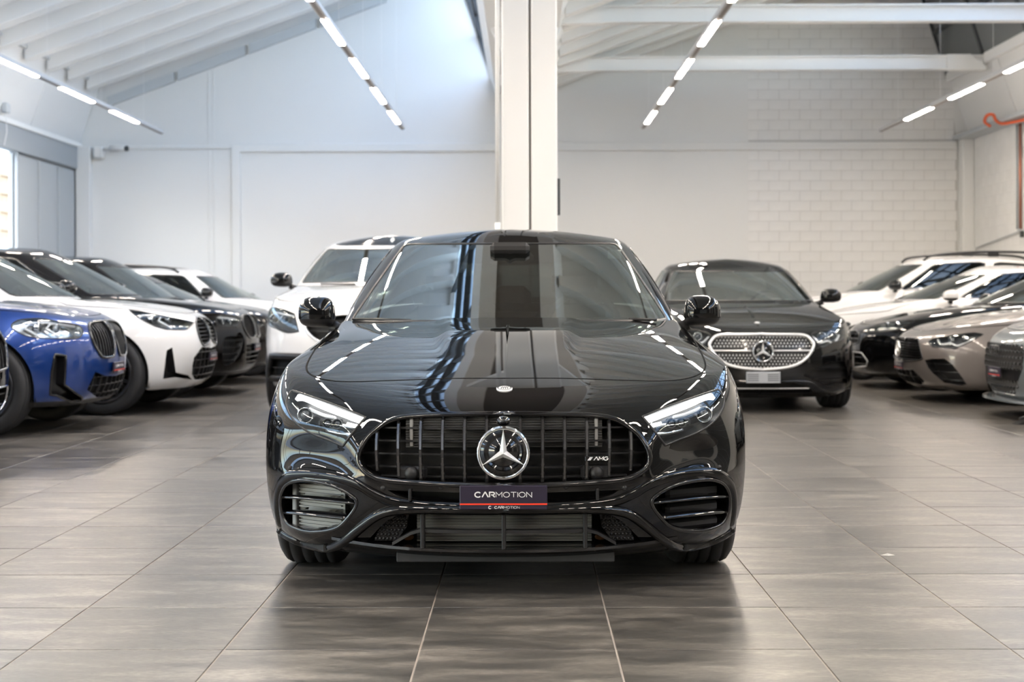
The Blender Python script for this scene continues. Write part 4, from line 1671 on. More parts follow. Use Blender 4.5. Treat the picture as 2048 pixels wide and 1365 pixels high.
    for sg in (1, -1):      # honeycomb end panels
        m = MB()
        pv = [(-.36, .30), (-.385, .285), (-.435, .225), (-.445, .195), (-.37, .195), (-.335, .24), (-.325, .30)]
        m.prism([(sg * q[0], q[1]) for q in pv], 1, .125, .15)
        for i in range(9):
            for j in range(7):
                x, z = .335 + i * .013, .203 + j * .0145
                if pip(np.array([(-x, z)]), pv)[0]:
                    m.ball((sg * (x + (j % 2) * .0065), .122, z), (.0058, .006, .0066), 6, 4)
        o = m.obj('honeycomb_panel', M_TRIM, lo)
        o['kind'] = 'stuff'
        MB().ball((sg * .33, .13, .206), (.02, .01, .012), 8, 6).obj('dry_leaf', mat('leaf_brown', (.25, .11, .04), .7), lo)
    # glossy wings framing the intakes
    w1 = inv(smooth_poly([(559, 1056), (553, 1015), (556, 980), (569, 960), (594, 948), (630, 946), (672, 954), (712, 970), (748, 990), (790, 1007), (850, 1014), (930, 1017), (1005, 1017)], 5, closed=False)); w1[-1, 0] = 0
    H.sweep('bumper_wing', B, w1, P_BLACK, [(-.024, -.008), (.020, -.008), (.014, .003), (.004, .008), (-.008, .009), (-.018, .004)], False)
    w2 = inv(smooth_poly([(558, 1062), (566, 1076), (590, 1089), (630, 1096), (664, 1094), (690, 1081), (722, 1054), (752, 1032), (785, 1021), (840, 1018), (930, 1019), (1005, 1019)], 5, closed=False)); w2[-1, 0] = 0
    H.sweep('lower_wing', B, w2, P_BLACK, [(-.018, -.008), (.022, -.008), (.018, .008), (.006, .017), (-.006, .016), (-.014, .006)], False)
    # splitter and the flat board hung below it
    pts = []
    for x in np.linspace(-1, 1, 31):
        q = H.px_at(1007, 1103, .03)
        pts.append((x * .60, .02 + .16 * abs(x) ** 2.4, q[2] + .018 * abs(x) ** 3))
    V, F = [], []
    for q in pts:
        V += [(q[0], q[1], q[2] - .004), (q[0], q[1], q[2] + .006), (q[0], q[1] + .12, q[2] + .012), (q[0], q[1] + .12, q[2] - .004)]
    for i in range(len(pts) - 1):
        for j in range(4):
            F.append((i * 4 + j, i * 4 + (j + 1) % 4, i * 4 + 4 + (j + 1) % 4, i * 4 + 4 + j))
    F += [(3, 2, 1, 0), tuple(len(V) - 4 + j for j in range(4))]
    MB().add(V, F).obj('splitter', M_GLOSSBLK, H.root)
    a, b = H.px_at(789, 1112, .16), H.px_at(1225, 1124, .16)
    MB().box((b[0] if b[0] < a[0] else a[0], .155, b[2]), (a[0] if b[0] < a[0] else b[0], .165, a[2] + .02), .003).obj('air_dam', mat('matt_grey_rubber', (.05, .052, .056), .6), H.root)
    # parking sensors
    for (u, v) in ((581, 937), (766, 977), (883, 975)):
        a = at(u, v)
        for sg in (1, -1):
            MB().ball((sg * a[0], a[1] - .001, a[2]), (.009, .004, .009), 12, 6).obj('parking_sensor', M_TRIM, H.root)
    pc = H.px_at(1005, 995.5, -.02)
    H.plate((0, -.022, pc[2]), w=.292, h=.080)
    # --- greenhouse
    p.update(hbase=[(0, 1.70, .915), (.38, 1.735, .915), (.68, 1.86, .915), (.815, 2.06, .915), (.825, 2.5, .925), (.83, 3.1, .95), (.80, 3.7, .98), (.72, 4.05, 1.0), (.42, 4.22, 1.0), (0, 4.26, 1.0)],
             hroof=[(0, 2.50, 1.305), (.27, 2.53, 1.305), (.50, 2.60, 1.302), (.605, 2.76, 1.32), (.625, 3.0, 1.345), (.63, 3.3, 1.352), (.60, 3.65, 1.33), (.54, 3.85, 1.30), (.32, 3.96, 1.27), (0, 3.98, 1.27)],
             zroof=1.412)
    G_ = H.make_house(p)
    wsp = H.invert(G_, smooth_poly([(1007, 488), (900, 488), (830, 488.5), (812, 490), (802, 499), (768, 546), (734, 595), (708, 634), (706, 641), (730, 643), (850, 643), (1007, 643)], 4, closed=False, corner=[3, 8]), 'px', smax=4.2, tmax=4.5)
    wsp[0, 0] = wsp[-1, 0] = 0
    house_windows(H, M_SIDEGL, wind_poly=wsp, shell_m=P_BLACK)
    it = H.cabin(1.95, .93, .70, 4.0, M_SEATB, 1.4)
    mm = MB().box((-.12, 2.42, 1.20), (.12, 2.46, 1.262), .02)
    mm.obj('rear_view_mirror', M_CABIN, it)
    MB().box((-.10, 2.38, 1.25), (.10, 2.50, 1.31), .02).obj('sensor_housing', M_CABIN, it)
    c = H.px_at(634, 626, 1.97)
    H.mirror((abs(c[0]), 1.97, c[2]), (.086, .10, .078), P_BLACK)
    sk = H.px_at(1231, 508, 2.52)
    MB().box((-sk[0] - .035, 2.60, sk[2] - .022), (-sk[0] + .035, 2.603, sk[2] + .022), .001).obj('screen_label', mat('pale_label', (.5, .55, .53), .6), it)
    # wiper arms at the foot of the screen
    for (x0, x1) in ((-.74, -.45), (.40, .68)):
        wp = MB().tube([(x0, 1.97, .93), ((x0 + x1) / 2, 1.86, .93), (x1, 1.80, .925)], .007, 6)
        wp.obj('wiper', M_TRIM, H.root)
    H.wheels(.735, fo, fo + wb, R, .235, mat('dark_alloy', (.09, .09, .095), .25, .9))
    wheel_house(H, fo + .02, .368, .70, .22)
    wheel_house(H, fo + wb, .368, .76, .22)
    underside(H, 4.4, .80, .135, .26)
    # door gaps
    H.seam(B, np.array([(9.3, t) for t in np.linspace(2, 8, 20)]), .006)
    H.seam(B, np.array([(11.1, t) for t in np.linspace(2, 8, 20)]), .006)
    return H


M_LAMPLENS = mat('lamp_lens_glass', (.035, .04, .05), .03, .0, coat=1)
HERO = build_hero()
# ------------------------------------------------------------------ the cars around it
P_WHITE = mat('white_paint', (.80, .79, .775), .25, coat=1.0)
P_BLUE = mat('blue_paint', (.0004, .034, .205), .3, .5, coat=1.0)
P_DARK = mat('deep_brown_black_paint', (.004, .0033, .0036), .15, coat=1.0, spec=.0)
P_GREY = mat('warm_grey_paint', (.185, .165, .155), .32, .25, coat=1.0)
P_STEEL = mat('blue_grey_paint', (.15, .17, .185), .32, .25, coat=1.0)
RIM_D = mat('gunmetal_alloy', (.07, .07, .075), .3, .9)
RIM_S = mat('silver_alloy', (.45, .46, .47), .25, .95)

SUV = dict(ys=.92, bulge=.03, sh=.02, rows=[(.22, .14, .22, .88, .3, .1), (.29, .04, .30, .945, .4, .02), (.47, .0, .48, .962, .55, 0), (.64, .0, .64, .962, .74, 0),
                                            (.79, .03, .80, .948, .90, .03), (.885, .10, .94, .915, 1.02, .05), (.93, .25, 1.01, .872, 1.08, .1)])
SAL = dict(ys=.90, bulge=.035, sh=.015, rows=[(.13, .18, .15, .86, .25, .15), (.18, .06, .19, .92, .3, .05), (.32, .01, .32, .942, .45, 0), (.46, 0, .46, .945, .6, 0),
                                              (.59, .02, .60, .935, .74, .03), (.68, .085, .73, .905, .88, .06), (.73, .23, .815, .868, .95, .1)])


def spec(base, dz=0.0, w=1.0, **k):
    p = dict(base)
    p['rows'] = [(a + dz * min(1, max(0, (a - .2) / .5)), b, c + dz * min(1, max(0, (c - .2) / .5)), d * w, e + dz * min(1, max(0, (e - .2) / .5)), f) for a, b, c, d, e, f in base['rows']]
    p.update(k)
    return p


def std_house(car, p, yc, xb, zb0, zb1, yrf, xr, zrf, zroof, yrr, ybr, rdrop=.10):
    m, mr = (yc + ybr) / 2, (yrf + yrr) / 2
    p['hbase'] = [(0, yc, zb0), (.46 * xb, yc + .035, zb0), (.83 * xb, yc + .16, zb0), (.995 * xb, yc + .36, zb0), (1.005 * xb, yc + .8, zb0 + .01), (xb, m + .2, (zb0 + zb1) / 2),
                  (.97 * xb, ybr - .55, zb1), (.87 * xb, ybr - .2, zb1), (.5 * xb, ybr - .04, zb1), (0, ybr, zb1)]
    p['hroof'] = [(0, yrf, zrf), (.43 * xr, yrf + .03, zrf), (.81 * xr, yrf + .1, zrf), (.975 * xr, yrf + .27, zrf + .015), (1.005 * xr, yrf + .5, zrf + .035), (xr, mr + .1, zroof - .06),
                  (.96 * xr, yrr - .35, zroof - .08 - rdrop * .4), (.86 * xr, yrr - .13, zroof - .10 - rdrop * .7), (.5 * xr, yrr - .02, zroof - .11 - rdrop * .8), (0, yrr, zroof - .11 - rdrop * .8)]
    p['zroof'], p['rdrop'] = zroof, rdrop
    return car.make_house(p)


def lamp_inner(car, B, cov, poly, style, how, glow=None):
    """light guides and projectors inside a headlight outline (st polygon)"""
    c = poly.mean(0)
    q = lambda fx, fy: c + np.array([fx * (poly[:, 0].max() - poly[:, 0].min()) / 2, fy * (poly[:, 1].max() - poly[:, 1].min()) / 2])
    G = glow or M_DRLOFF
    W = [(-.007, -.03), (.007, -.03), (.007, -.012), (-.007, -.012)]
    if style == 'hooks':
        for fx in (-.05, .5):
            ln = np.array([q(fx - .1, -.75), q(fx + .22, -.05), q(fx + .02, .55), q(fx - .35, .62)])
            pair(car.sweep('light_guide', B, densify(ln, .05, False), G, W, False, both='two'), cov)
        ln = np.array([q(-.85, .35), q(-.3, .6), q(.25, .7)])
        pair(car.sweep('light_guide', B, densify(ln, .05, False), G, W, False, both='two'), cov)
    elif style == 'brow':
        ln = smooth_poly([q(-.8, .35), q(0, .62), q(.75, .72)], 5, False)
        pair(car.sweep('light_guide', B, ln, G, W, False, both='two'), cov)
    elif style == 'wave':
        ln = smooth_poly([q(-.75, .25), q(-.5, -.45), q(-.1, -.35), q(.15, -.65), q(.4, -.3), q(.7, .2)], 5, False)
        pair(car.sweep('light_guide', B, ln, G, W, False, both='two'), cov)
    for fx, r in ((-.35, .032), (.18, .036)):
        st_ = q(fx, .05)
        a = B(np.array([st_[0]]), np.array([st_[1]]))[0]
        for cv, sg in zip(cov, (car.side, -car.side)):
            pr = MB().lathe([(r * 1.25, -.004), (r * 1.1, -.010), (r, 0), (r * .9, .03)][::-1], 18, 1).obj('projector', M_CHROME, cv, (sg * a[0], a[1] + .05, a[2]))
            MB().ball((0, .004, 0), (r * .9, r * .8, r * .9), 14, 8).obj('lens', M_LAMPLENS, pr)


def finish(car, p, feats, paint_m, fo, wb, R, tw=.25, xw=None, rim_m=None, hood_m=None, roof_m=None, glass_side=None, screen=None, seat=None,
           mirror=None, mirror_m=None, lamp_style='brow', house=None, valance=True, windows=((3.45, 4.85), (5.05, 6.45)), res=(130, 70), cab=True, sunroof=False, wst=(.35, 2.72), glow=None):
    B = car.belt
    polys, meta = [], []
    for f in feats:
        how = f.get('how', 'px')
        raw = f['poly']
        if f.get('smooth'):
            raw = smooth_poly(raw, 4, closed=not f.get('mid'), corner=f.get('corner'))
        else:
            raw = densify(raw, 6 if how == 'px' else .03, closed=not f.get('mid'))
        q = car.invert(B, raw, how, smax=9, smin=0)
        if f.get('mid'):
            q[0, 0] = q[-1, 0] = 0
        else:
            q[:, 0] = np.maximum(q[:, 0], f.get('smin', .05))
        polys.append(q)
        meta.append(f)
    nf = len(polys)
    jc = car.jc
    t0 = car.nrow - 1.15
    hd = np.array([(s_, t0 + .0) for s_ in np.linspace(0, jc - 1.0, 24)] + [(jc - .75, t0 + .25), (jc - .7, t0 + .8)] + [(jc - .7, t_) for t_ in np.linspace(t0 + 1.2, B.R - 1.0, 12)])
    polys.append(np.concatenate([hd, [(s_, B.R - 1.0) for s_ in np.linspace(jc - .7, 0, 20)[1:]]]))
    Ra = R + .035
    polys.append(arch_poly(car, fo, Ra, 3.8, 10.0))
    polys.append(arch_poly(car, fo + wb, Ra, 9, 13.6))
    C = B.C - 1
    if valance:
        polys.append(np.concatenate([[(s_, 0) for s_ in np.linspace(0, 5.4, 20)], [(5.4, .45)], [(s_, .45 + (.1 if s_ > 1 else 0)) for s_ in np.linspace(5.2, 0, 20)]]))
    sw = np.concatenate([np.linspace(0, 8, res[0] - 45), np.linspace(8, 12.6, 32)[1:], np.linspace(12.6, C, 15)[1:]])
    out = car.cut(B, res[0], res[1], polys, sw=sw)
    car.piece('bodywork', B, out[-1], paint_m)
    car.piece('bonnet', B, out[nf], hood_m or paint_m)
    car.seam(B, hd, .008)
    if valance:
        car.piece('valance', B, out[nf + 3], M_TRIM)
    for f, q, vf in zip(meta, polys, out):
        k = f['kind']
        nm = f['name']
        both = 'join' if f.get('mid') else 'two'
        if k == 'lamp':
            cov = car.piece('headlight', B, vf, M_LAMPGL, both='two', lift=.001)
            pair(car.recess('housing', B, vf, f.get('m', M_HOUSE), .07, both='two', vec=(-.3, 1, 0), shrink=.08), cov)
            lamp_inner(car, B, cov, q, lamp_style, f.get('how', 'px'), glow)
            car.sweep('headlight_seal', B, q, M_TRIM, [(-.005, -.003), (.005, -.003), (.004, .003), (-.004, .003)], both='two')
        elif k == 'recess':
            ob = car.recess(nm, B, vf, f.get('m', M_BLACKHOLE), f.get('d', .08), both=both, vec=f.get('vec', (0, 1, 0)), shrink=f.get('shrink', .04))
            if f.get('frame'):
                fm, a, b = f['frame']
                fr = car.sweep('frame', B, q, fm, [(-a, -.005), (a, -.005), (a * .7, b), (-a * .7, b)], closed=not f.get('mid'), both=both)
                pair(fr, ob)
            n = f.get('vbars', 0)
            P = B(q[:, 0], q[:, 1])
            if n or f.get('hbars'):
                x0, x1, z0, z1 = P[:, 0].min(), P[:, 0].max(), P[:, 2].min(), P[:, 2].max()
                bm_ = f.get('bar_m', M_GRILLE)
                sides = (car.side, -car.side)
                for w_, sg in zip(ob if len(ob) == 2 else [ob[0], ob[0]], sides):
                    for i in range(n):
                        x = x0 + (x1 - x0) * (i + .5) / n
                        zz = np.linspace(z0, z1, 60)
                        ins = pip(np.stack([np.full(60, x), zz], -1), P[:, [0, 2]])
                        if ins.sum() < 4:
                            continue
                        a, b = zz[ins][0], zz[ins][-1]
                        pts = car.invert(B, [(x, t_) for t_ in np.linspace(a, b, 5)], 'front', smax=7)
                        pp = B(pts[:, 0], pts[:, 1])
                        V, F = [], []
                        for e in pp:
                            V += [(sg * e[0] - .004, e[1] + .035, e[2]), (sg * e[0] - .004, e[1] + .006, e[2]), (sg * e[0] + .004, e[1] + .006, e[2]), (sg * e[0] + .004, e[1] + .035, e[2])]
                        for i2 in range(4):
                            for j in range(3):
                                F.append((i2 * 4 + j, i2 * 4 + j + 1, i2 * 4 + 5 + j, i2 * 4 + 4 + j))
                        MB().add(V, F).obj('slat', bm_, w_)
                    for i in range(f.get('hbars', 0)):
                        z = z0 + (z1 - z0) * (i + .7) / (f['hbars'] + .4)
                        xx = np.linspace(x0, x1, 60)
                        ins = pip(np.stack([xx, np.full(60, z)], -1), P[:, [0, 2]])
                        if ins.sum() < 4:
                            continue
                        a, b = xx[ins][0], xx[ins][-1]
                        pts = car.invert(B, [(t_, z) for t_ in np.linspace(a, b, 7)], 'front', smax=7)
                        pp = B(pts[:, 0], pts[:, 1])
                        V, F = [], []
                        for e in pp:
                            V += [(sg * e[0], e[1] + .04, e[2] - .004), (sg * e[0], e[1] + .008, e[2] - .004), (sg * e[0], e[1] + .008, e[2] + .004), (sg * e[0], e[1] + .04, e[2] + .004)]
                        for i2 in range(6):
                            for j in range(3):
                                F.append((i2 * 4 + j, i2 * 4 + j + 1, i2 * 4 + 5 + j, i2 * 4 + 4 + j))
                        MB().add(V, F).obj('cross_bar', f.get('hbar_m', bm_), w_)
            f['obj'], f['q'] = ob, q
        elif k == 'panel':
            f['obj'] = car.piece(nm, B, vf, f['m'], both=both)
    # greenhouse
    house_windows(car, glass_side or M_SIDEGL, shell_m=roof_m or paint_m, screen=screen, side=windows, st=wst)
    if sunroof:
        H = car.house
        sp = densify([(0, 3.5), (2.5, 3.5), (2.75, 3.9), (2.9, 6.6), (0, 6.6)], .15, False)
        so = car.cut(H, 50, 50, [sp], smax=H.C - 1)
        car.piece('sunroof', H, so[0], M_GLOSSBLK, lift=.003)
    if cab:
        car.cabin(p['cowl'][0] + .25, p['zc'], .70, p['ybr'] - .15, seat or M_SEATB, p['zroof'], floor_z=max(.25, p['zc'] - .75))
    if mirror:
        car.mirror(mirror, (.105, .12, .075), mirror_m or P_BLACK)
    xw = xw or (p['rows'][2][3] - tw / 2 - .065)
    car.wheels(xw, fo, fo + wb, R, tw, rim_m or RIM_D, rim=R * .70, spokes=10)
    wheel_house(car, fo, Ra, xw - .06, tw)
    wheel_house(car, fo + wb, Ra, xw, tw)
    underside(car, p['L'], .8, p['rows'][0][0] + .02, .26)
    for s_ in (9.3, 11.2):
        car.seam(B, np.array([(s_, t_) for t_ in np.linspace(1.2, 8, 16)]), .008)


def roof_rails(car, x, z, y0, y1, m):
    for sg in (1, -1):
        pts = [(sg * x, y0, z - .05), (sg * x, y0 + .12, z + .02), (sg * x, y0 + .5, z + .055), (sg * x, (y0 + y1) / 2, z + .07), (sg * x, y1 - .3, z + .045), (sg * x, y1, z - .04)]
        r = MB().tube(smooth_poly(pts, 6, False).tolist(), .018, 8).obj('roof_rail', m, car.root)
        MB().box((sg * x - .02, (y0 + y1) / 2 - .08, z), (sg * x + .02, (y0 + y1) / 2 + .08, z + .065), .01).obj('rail_foot', m, r)


DEF = [dict(kind='lamp', name='headlight', how='front', smooth=1, poly=[(.52, .74), (.60, .80), (.80, .85), (.885, .84), (.88, .76), (.76, .71), (.60, .70)]),
       dict(kind='recess', name='grille', how='front', mid=1, poly=[(0, .82), (.30, .82), (.38, .74), (.34, .58), (0, .56)], vbars=6),
       dict(kind='recess', name='lower_intake', how='front', mid=1, poly=[(0, .46), (.42, .46), (.48, .36), (.40, .30), (0, .29)], hbars=2)]


def deff(dz):
    return [dict(f, poly=[(x, z + dz) for x, z in f['poly']]) for f in DEF]


RZL, RZR = math.pi / 2, -math.pi / 2
Z_ = dict(kind='recess')


def row_suv(name, label, loc, rz, side, paint_m, feats, dz=0.0, hr=1.62, **k):
    c = Car(name, label, loc, rz, side, k.pop('group', None))
    p = spec(SUV, dz, L=4.72, cowl=(1.28, 1.52, .79), zc=1.06 + dz, zb=1.10 + dz, deck=(4.45, 1.12 + dz, .72), SY=[1.52, 2.1, 2.7, 3.3, 3.92])
    p.update(k.pop('p', {}))
    c.make_belt(p)
    p['ybr'] = k.pop('ybr', 4.52)
    std_house(c, p, p['cowl'][0] - .01, .815, p['zc'] - .015, p['zb'] + .02, p['cowl'][0] + k.pop('rake', .88), .63, hr - .12, hr, k.pop('yrr', 4.25), p['ybr'], k.pop('rdrop', .10))
    finish(c, p, feats, paint_m, .79, 2.86, .372, house=True, mirror=(.95, p['cowl'][0] + .55, p['zc'] + .10), **k)
    return c


def row_saloon(name, label, loc, rz, side, paint_m, feats, dz=0.0, hr=1.44, **k):
    c = Car(name, label, loc, rz, side, k.pop('group', None))
    p = spec(SAL, dz, L=4.70, cowl=(1.45, 1.75, .80), zc=.945 + dz, zb=.99 + dz, deck=(4.15, 1.03 + dz, .70), SY=[1.75, 2.2, 2.75, 3.3, 3.9])
    p.update(k.pop('p', {}))
    c.make_belt(p)
    p['ybr'] = k.pop('ybr', 4.25)
    std_house(c, p, p['cowl'][0] - .01, .815, p['zc'] - .015, p['zb'] + .02, p['cowl'][0] + k.pop('rake', .92), .60, hr - .115, hr, k.pop('yrr', 3.65), p['ybr'], k.pop('rdrop', .10))
    finish(c, p, feats, paint_m, k.pop('fo', .84), k.pop('wb', 2.80), k.pop('R', .335), mirror=(.96, p['cowl'][0] + .50, p['zc'] + .06), valance=k.pop('valance', False), **k)
    return c


# --- left row, from the camera backwards
f = [dict(kind='lamp', name='headlight', smooth=1, poly=[(22.7, 654), (32, 642.6), (48, 639), (82, 637.5), (117, 644), (146, 648.5), (161, 654), (165.5, 664.6), (158, 676), (132, 678), (73, 676), (44, 669)], m=M_REFL),
     dict(kind='recess', name='kidney_grille', smooth=1, poly=[(177, 653), (185, 645), (208, 642.6), (222, 646), (228, 653), (228, 705), (222, 714), (205, 714.7), (196, 704), (185.5, 685)], vbars=8, frame=(M_GLOSSBLK, .012, .012), smin=.09),
     dict(kind='recess', name='side_intake', poly=[(110, 709), (132, 712), (129, 770), (164.5, 796), (161, 804), (142, 804), (111, 791), (100, 790), (103, 744.5)], vec=(-.5, 1, 0), frame=(M_GLOSSBLK, .010, .006), m=M_GRILLE),
     dict(kind='recess', name='lower_intake', mid=1, poly=[(243, 752), (212, 752.6), (191, 744), (174, 780), (193.5, 795), (243, 792)], hbars=3, vbars=4)]
c = row_suv('suv', 'metallic blue sport utility car with black double grille in the window-side row', (-3.27, 11.4), RZL, -1, P_BLUE, f, dz=-.02, lamp_style='hooks')
pc = c.px_at(242, 733, -.012)
c.plate((0, -.012, pc[2]))

f = [dict(kind='lamp', name='headlight', poly=[(258, 620.5), (280, 623), (309, 629), (346, 636), (368, 640.6), (388.4, 645), (373.7, 659), (366.4, 660.4), (331, 659), (312, 653.8), (291.7, 644.3), (272, 633)]),
     dict(kind='recess', name='kidney_grille', smooth=1, poly=[(391, 642), (396, 635), (412, 634), (419, 642), (420, 676), (413, 689), (405, 690), (396, 669)], hbars=7, frame=(M_GLOSSBLK, .010, .010), smin=.08),
     dict(kind='recess', name='side_intake', poly=[(333.5, 701.5), (344.5, 695), (351.8, 745.5), (376, 751), (384, 760), (350, 755), (326, 758.6)], vec=(-.3, 1, 0), m=M_GRILLE),
     dict(kind='recess', name='lower_intake', mid=1, poly=[(432, 697), (404, 694), (388, 716), (385, 731), (384, 749), (390, 760), (419, 757), (432, 756)], hbars=4, vbars=4)]
c = row_suv('suv', 'white sport utility car behind the blue one with a slanted black bumper slot', (-2.97, 13.5), RZL, -1, P_WHITE, f, dz=-.02, hr=1.60, lamp_style='hooks', valance=False)
pc = c.px_at(431, 712, -.012)
c.plate((0, -.012, pc[2]))

f = [dict(kind='lamp', name='headlight', poly=[(432, 636), (441, 630), (481, 635), (482, 640.6), (476, 653.8), (455.8, 653), (435, 652)]),
     dict(kind='recess', name='kidney_grille', smooth=1, poly=[(484, 633), (491, 629.6), (508.5, 630), (512.5, 638), (512, 668), (500, 675.8), (487, 655)], vbars=7, frame=(M_GLOSSBLK, .012, .012), smin=.08),
     dict(kind='recess', name='side_intake', smooth=1, poly=[(446, 688), (453, 674), (482, 674), (486, 683), (477.8, 710), (461.6, 728), (446, 727)], hbars=4),
     dict(kind='recess', name='lower_intake', mid=1, poly=[(517, 690), (492, 690), (492, 726), (517, 732)], hbars=4)]
c = row_suv('suv', 'dark brown-black sport utility car behind the white one in the window-side row', (-2.97, 15.75), RZL, -1, P_DARK, f, dz=0.0, hr=1.63)
pc = c.px_at(516, 694, -.012)
c.plate((0, -.012, pc[2]))

row_suv('suv', 'black sport utility car, fourth in the window-side row, only roof and windscreen showing', (-3.08, 17.9), RZL, -1, P_DARK, deff(0), dz=-.03, hr=1.60, rake=.72)
row_saloon('saloon_car', 'low black saloon car in front of the white one with roof rails', (-2.88, 20.0), RZL, -1, P_DARK, deff(-.13), hr=1.41, rake=.8)
c = row_suv('suv', 'white sport utility car with dark roof rails near the back wall on the window side', (-2.95, 22.2), RZL, -1, P_WHITE, deff(0), dz=-.02, hr=1.54, glass_side=M_SIDEGL, rake=.62)
roof_rails(c, .60, 1.49, 2.3, 4.2, M_TRIM)
row_suv('suv', 'black car last in the window-side row against the back wall', (-3.10, 24.5), RZL, -1, P_DARK, deff(0), dz=-.08, hr=1.50)

f = deff(0)
f[1]['frame'] = (M_GLOSSBLK, .012, .014)
f[2]['frame'] = (M_CHROME, .008, .008)
row_suv('suv', 'black sport utility car with chrome trim cut off by the left edge of the photo', (-3.385, 9.0), RZL, -1, P_BLACK, f, dz=.0)

# --- white coupe-roofed car behind the black hatchback
f = [dict(kind='lamp', name='headlight', smooth=1, poly=[(533.4, 626), (546, 616), (567, 620), (589, 628.5), (597.5, 664), (575, 666), (553, 658), (537.6, 649.4)], corner=[3, 4]),
     dict(kind='recess', name='grille', mid=1, smooth=1, poly=[(733, 630), (680, 630), (632, 640), (611, 653), (620, 670), (642, 685), (680, 694), (733, 696)], hbars=3, frame=(M_SILVER, .010, .010)),
     dict(kind='recess', name='side_intake', poly=[(544, 712), (600, 714), (640, 720), (640, 760), (540, 757), (539, 735)], hbars=1, frame=(M_TRIM, .032, .022), d=.1),
     dict(kind='recess', name='lower_intake', mid=1, poly=[(733, 722), (660, 722), (655, 760), (733, 764)], hbars=2)]
c = Car('suv', 'white coupe-roofed sport utility car behind the black hatchback on the aisle side', (-1.335, 12.0), 0.0, -1)
p = spec(SUV, .06, 1.045, L=4.9, cowl=(1.42, 1.70, .84), zc=1.17, zb=1.22, deck=(4.5, 1.2, .74), SY=[1.70, 2.3, 2.9, 3.5, 4.1])
c.make_belt(p)
p['ybr'] = 4.6
std_house(c, p, 1.41, .90, 1.155, 1.23, 2.30, .70, 1.565, 1.70, 3.6, 4.55, .12)
finish(c, p, f, P_WHITE, .86, 2.92, .38, tw=.28, mirror=(1.05, 1.98, 1.22), sunroof=True, roof_m=P_WHITE, lamp_style='brow')
MB().box((-.58, 1.36, 1.166), (-.25, 1.40, 1.18), .003).obj('bonnet_vent', M_TRIM, c.root)
MB().box((.25, 1.36, 1.166), (.58, 1.40, 1.18), .003).obj('bonnet_vent', M_TRIM, c.root)
star_badge(c.root, (0, -.02, .80), .1)

# --- black saloon with the starred grille
f = [dict(kind='recess', name='grille', mid=1, smooth=1, poly=[(1519, 670), (1570, 670), (1608, 671.5), (1623, 682), (1627, 692), (1616, 713), (1594, 729.5), (1561, 737), (1519, 740)], corner=[], d=.05, frame=(M_SILVER, .013, .014), m=M_GRILLE),
     dict(kind='lamp', name='headlight', smooth=1, poly=[(1622, 672), (1629, 665), (1660, 658), (1684, 655), (1688.5, 668), (1686, 679.4), (1666, 685.6), (1649, 695), (1639, 693), (1629, 680)], corner=[0]),
     dict(kind='recess', name='side_intake', poly=[(1606, 752), (1630, 736), (1662, 724), (1690, 724), (1696, 745), (1695, 766), (1655, 772), (1632, 762)], hbars=2, d=.06, m=M_GRILLE, hbar_m=M_GLOSSBLK),
     dict(kind='recess', name='lower_intake', mid=1, poly=[(1519, 768), (1592, 766), (1618, 774), (1628, 786), (1519, 788)], hbars=1, hbar_m=M_SILVER)]
c = Car('saloon_car', 'black saloon car with a large silver-starred grille behind the black hatchback', (2.12, 12.65), math.radians(-1.5), 1)
p = spec(SAL, .03, 1.02, L=4.95, cowl=(1.52, 1.84, .82), zc=.985, zb=1.02, deck=(4.45, 1.05, .72), SY=[1.84, 2.35, 2.9, 3.45, 4.1])
p['ybr'] = 4.45
c.make_belt(p)
std_house(c, p, 1.51, .835, .97, 1.03, 2.45, .63, 1.345, 1.468, 3.75, 4.45, .10)
finish(c, p, f, P_BLACK, .85, 2.96, .35, tw=.25, mirror=(.985, 2.05, 1.05), seat=M_BEIGE, lamp_style='wave', valance=False, rim_m=RIM_D)
B, g, q = c.belt, f[0]['obj'][0], f[0]['q']
P = B(q[:, 0], q[:, 1])
poly = np.concatenate([P[:, [0, 2]], P[::-1][:, [0, 2]] * np.array([-1, 1])])
V, F = [], []
zc_ = (P[:, 2].min() + P[:, 2].max()) / 2
gx, gz = .0305, .0265
pts = []
for j in range(-9, 10):
    for i in range(-20, 21):
        x = i * gx + (j % 2) * gx / 2
        pts.append((x, zc_ + j * gz))
pts = np.array(pts)
ins = pip(pts, poly * .97 + np.array([0, zc_ * .03])) & (np.abs(pts[:, 1] - zc_ - .012) > .016) & (np.hypot(pts[:, 0], pts[:, 1] - zc_) > .105)
pts = pts[ins]
qq = c.invert(B, np.stack([np.abs(pts[:, 0]), pts[:, 1]], -1), 'front', smax=7)
pp = B(qq[:, 0], qq[:, 1])
tri = MB().prism([(-.0095, -.008), (.0095, -.008), (0, .010)], 1, -.004, .004).mesh(M_SILVER)
order = np.argsort(-pts[:, 0] - .3)
for k_, ((x, z), e) in enumerate(zip(pts, pp)):
    if k_ < 400:
        V0 = len(V)
        for dx, dz in ((-.0082, -.0072), (.0082, -.0072), (0, .009)):
            V.append((x + dx, e[1] + .010, z + dz))
        V.append((x, e[1] + .007, z - .002))
        F += [(V0, V0 + 1, V0 + 3), (V0 + 1, V0 + 2, V0 + 3), (V0 + 2, V0, V0 + 3)]
o = MB().add(V, F).obj('grille_studs', mat('bright_stud', (.86, .87, .88), .25, 0, coat=.6), g)
o['kind'] = 'stuff'
for sg in (1, -1):
    xx = np.linspace(.10, .46, 12)
    q2 = c.invert(B, [(x, zc_ + .012) for x in xx], 'front', smax=7)
    e2 = B(q2[:, 0], q2[:, 1])
    MB().tube([(sg * a[0], a[1] + .004, a[2]) for a in e2], .007, 6).obj('grille_bar', M_SILVER, g)
star_badge(g, (0, -.012, zc_ + .006), .095)
pc = c.px_at(1520, 755.5, -.02)
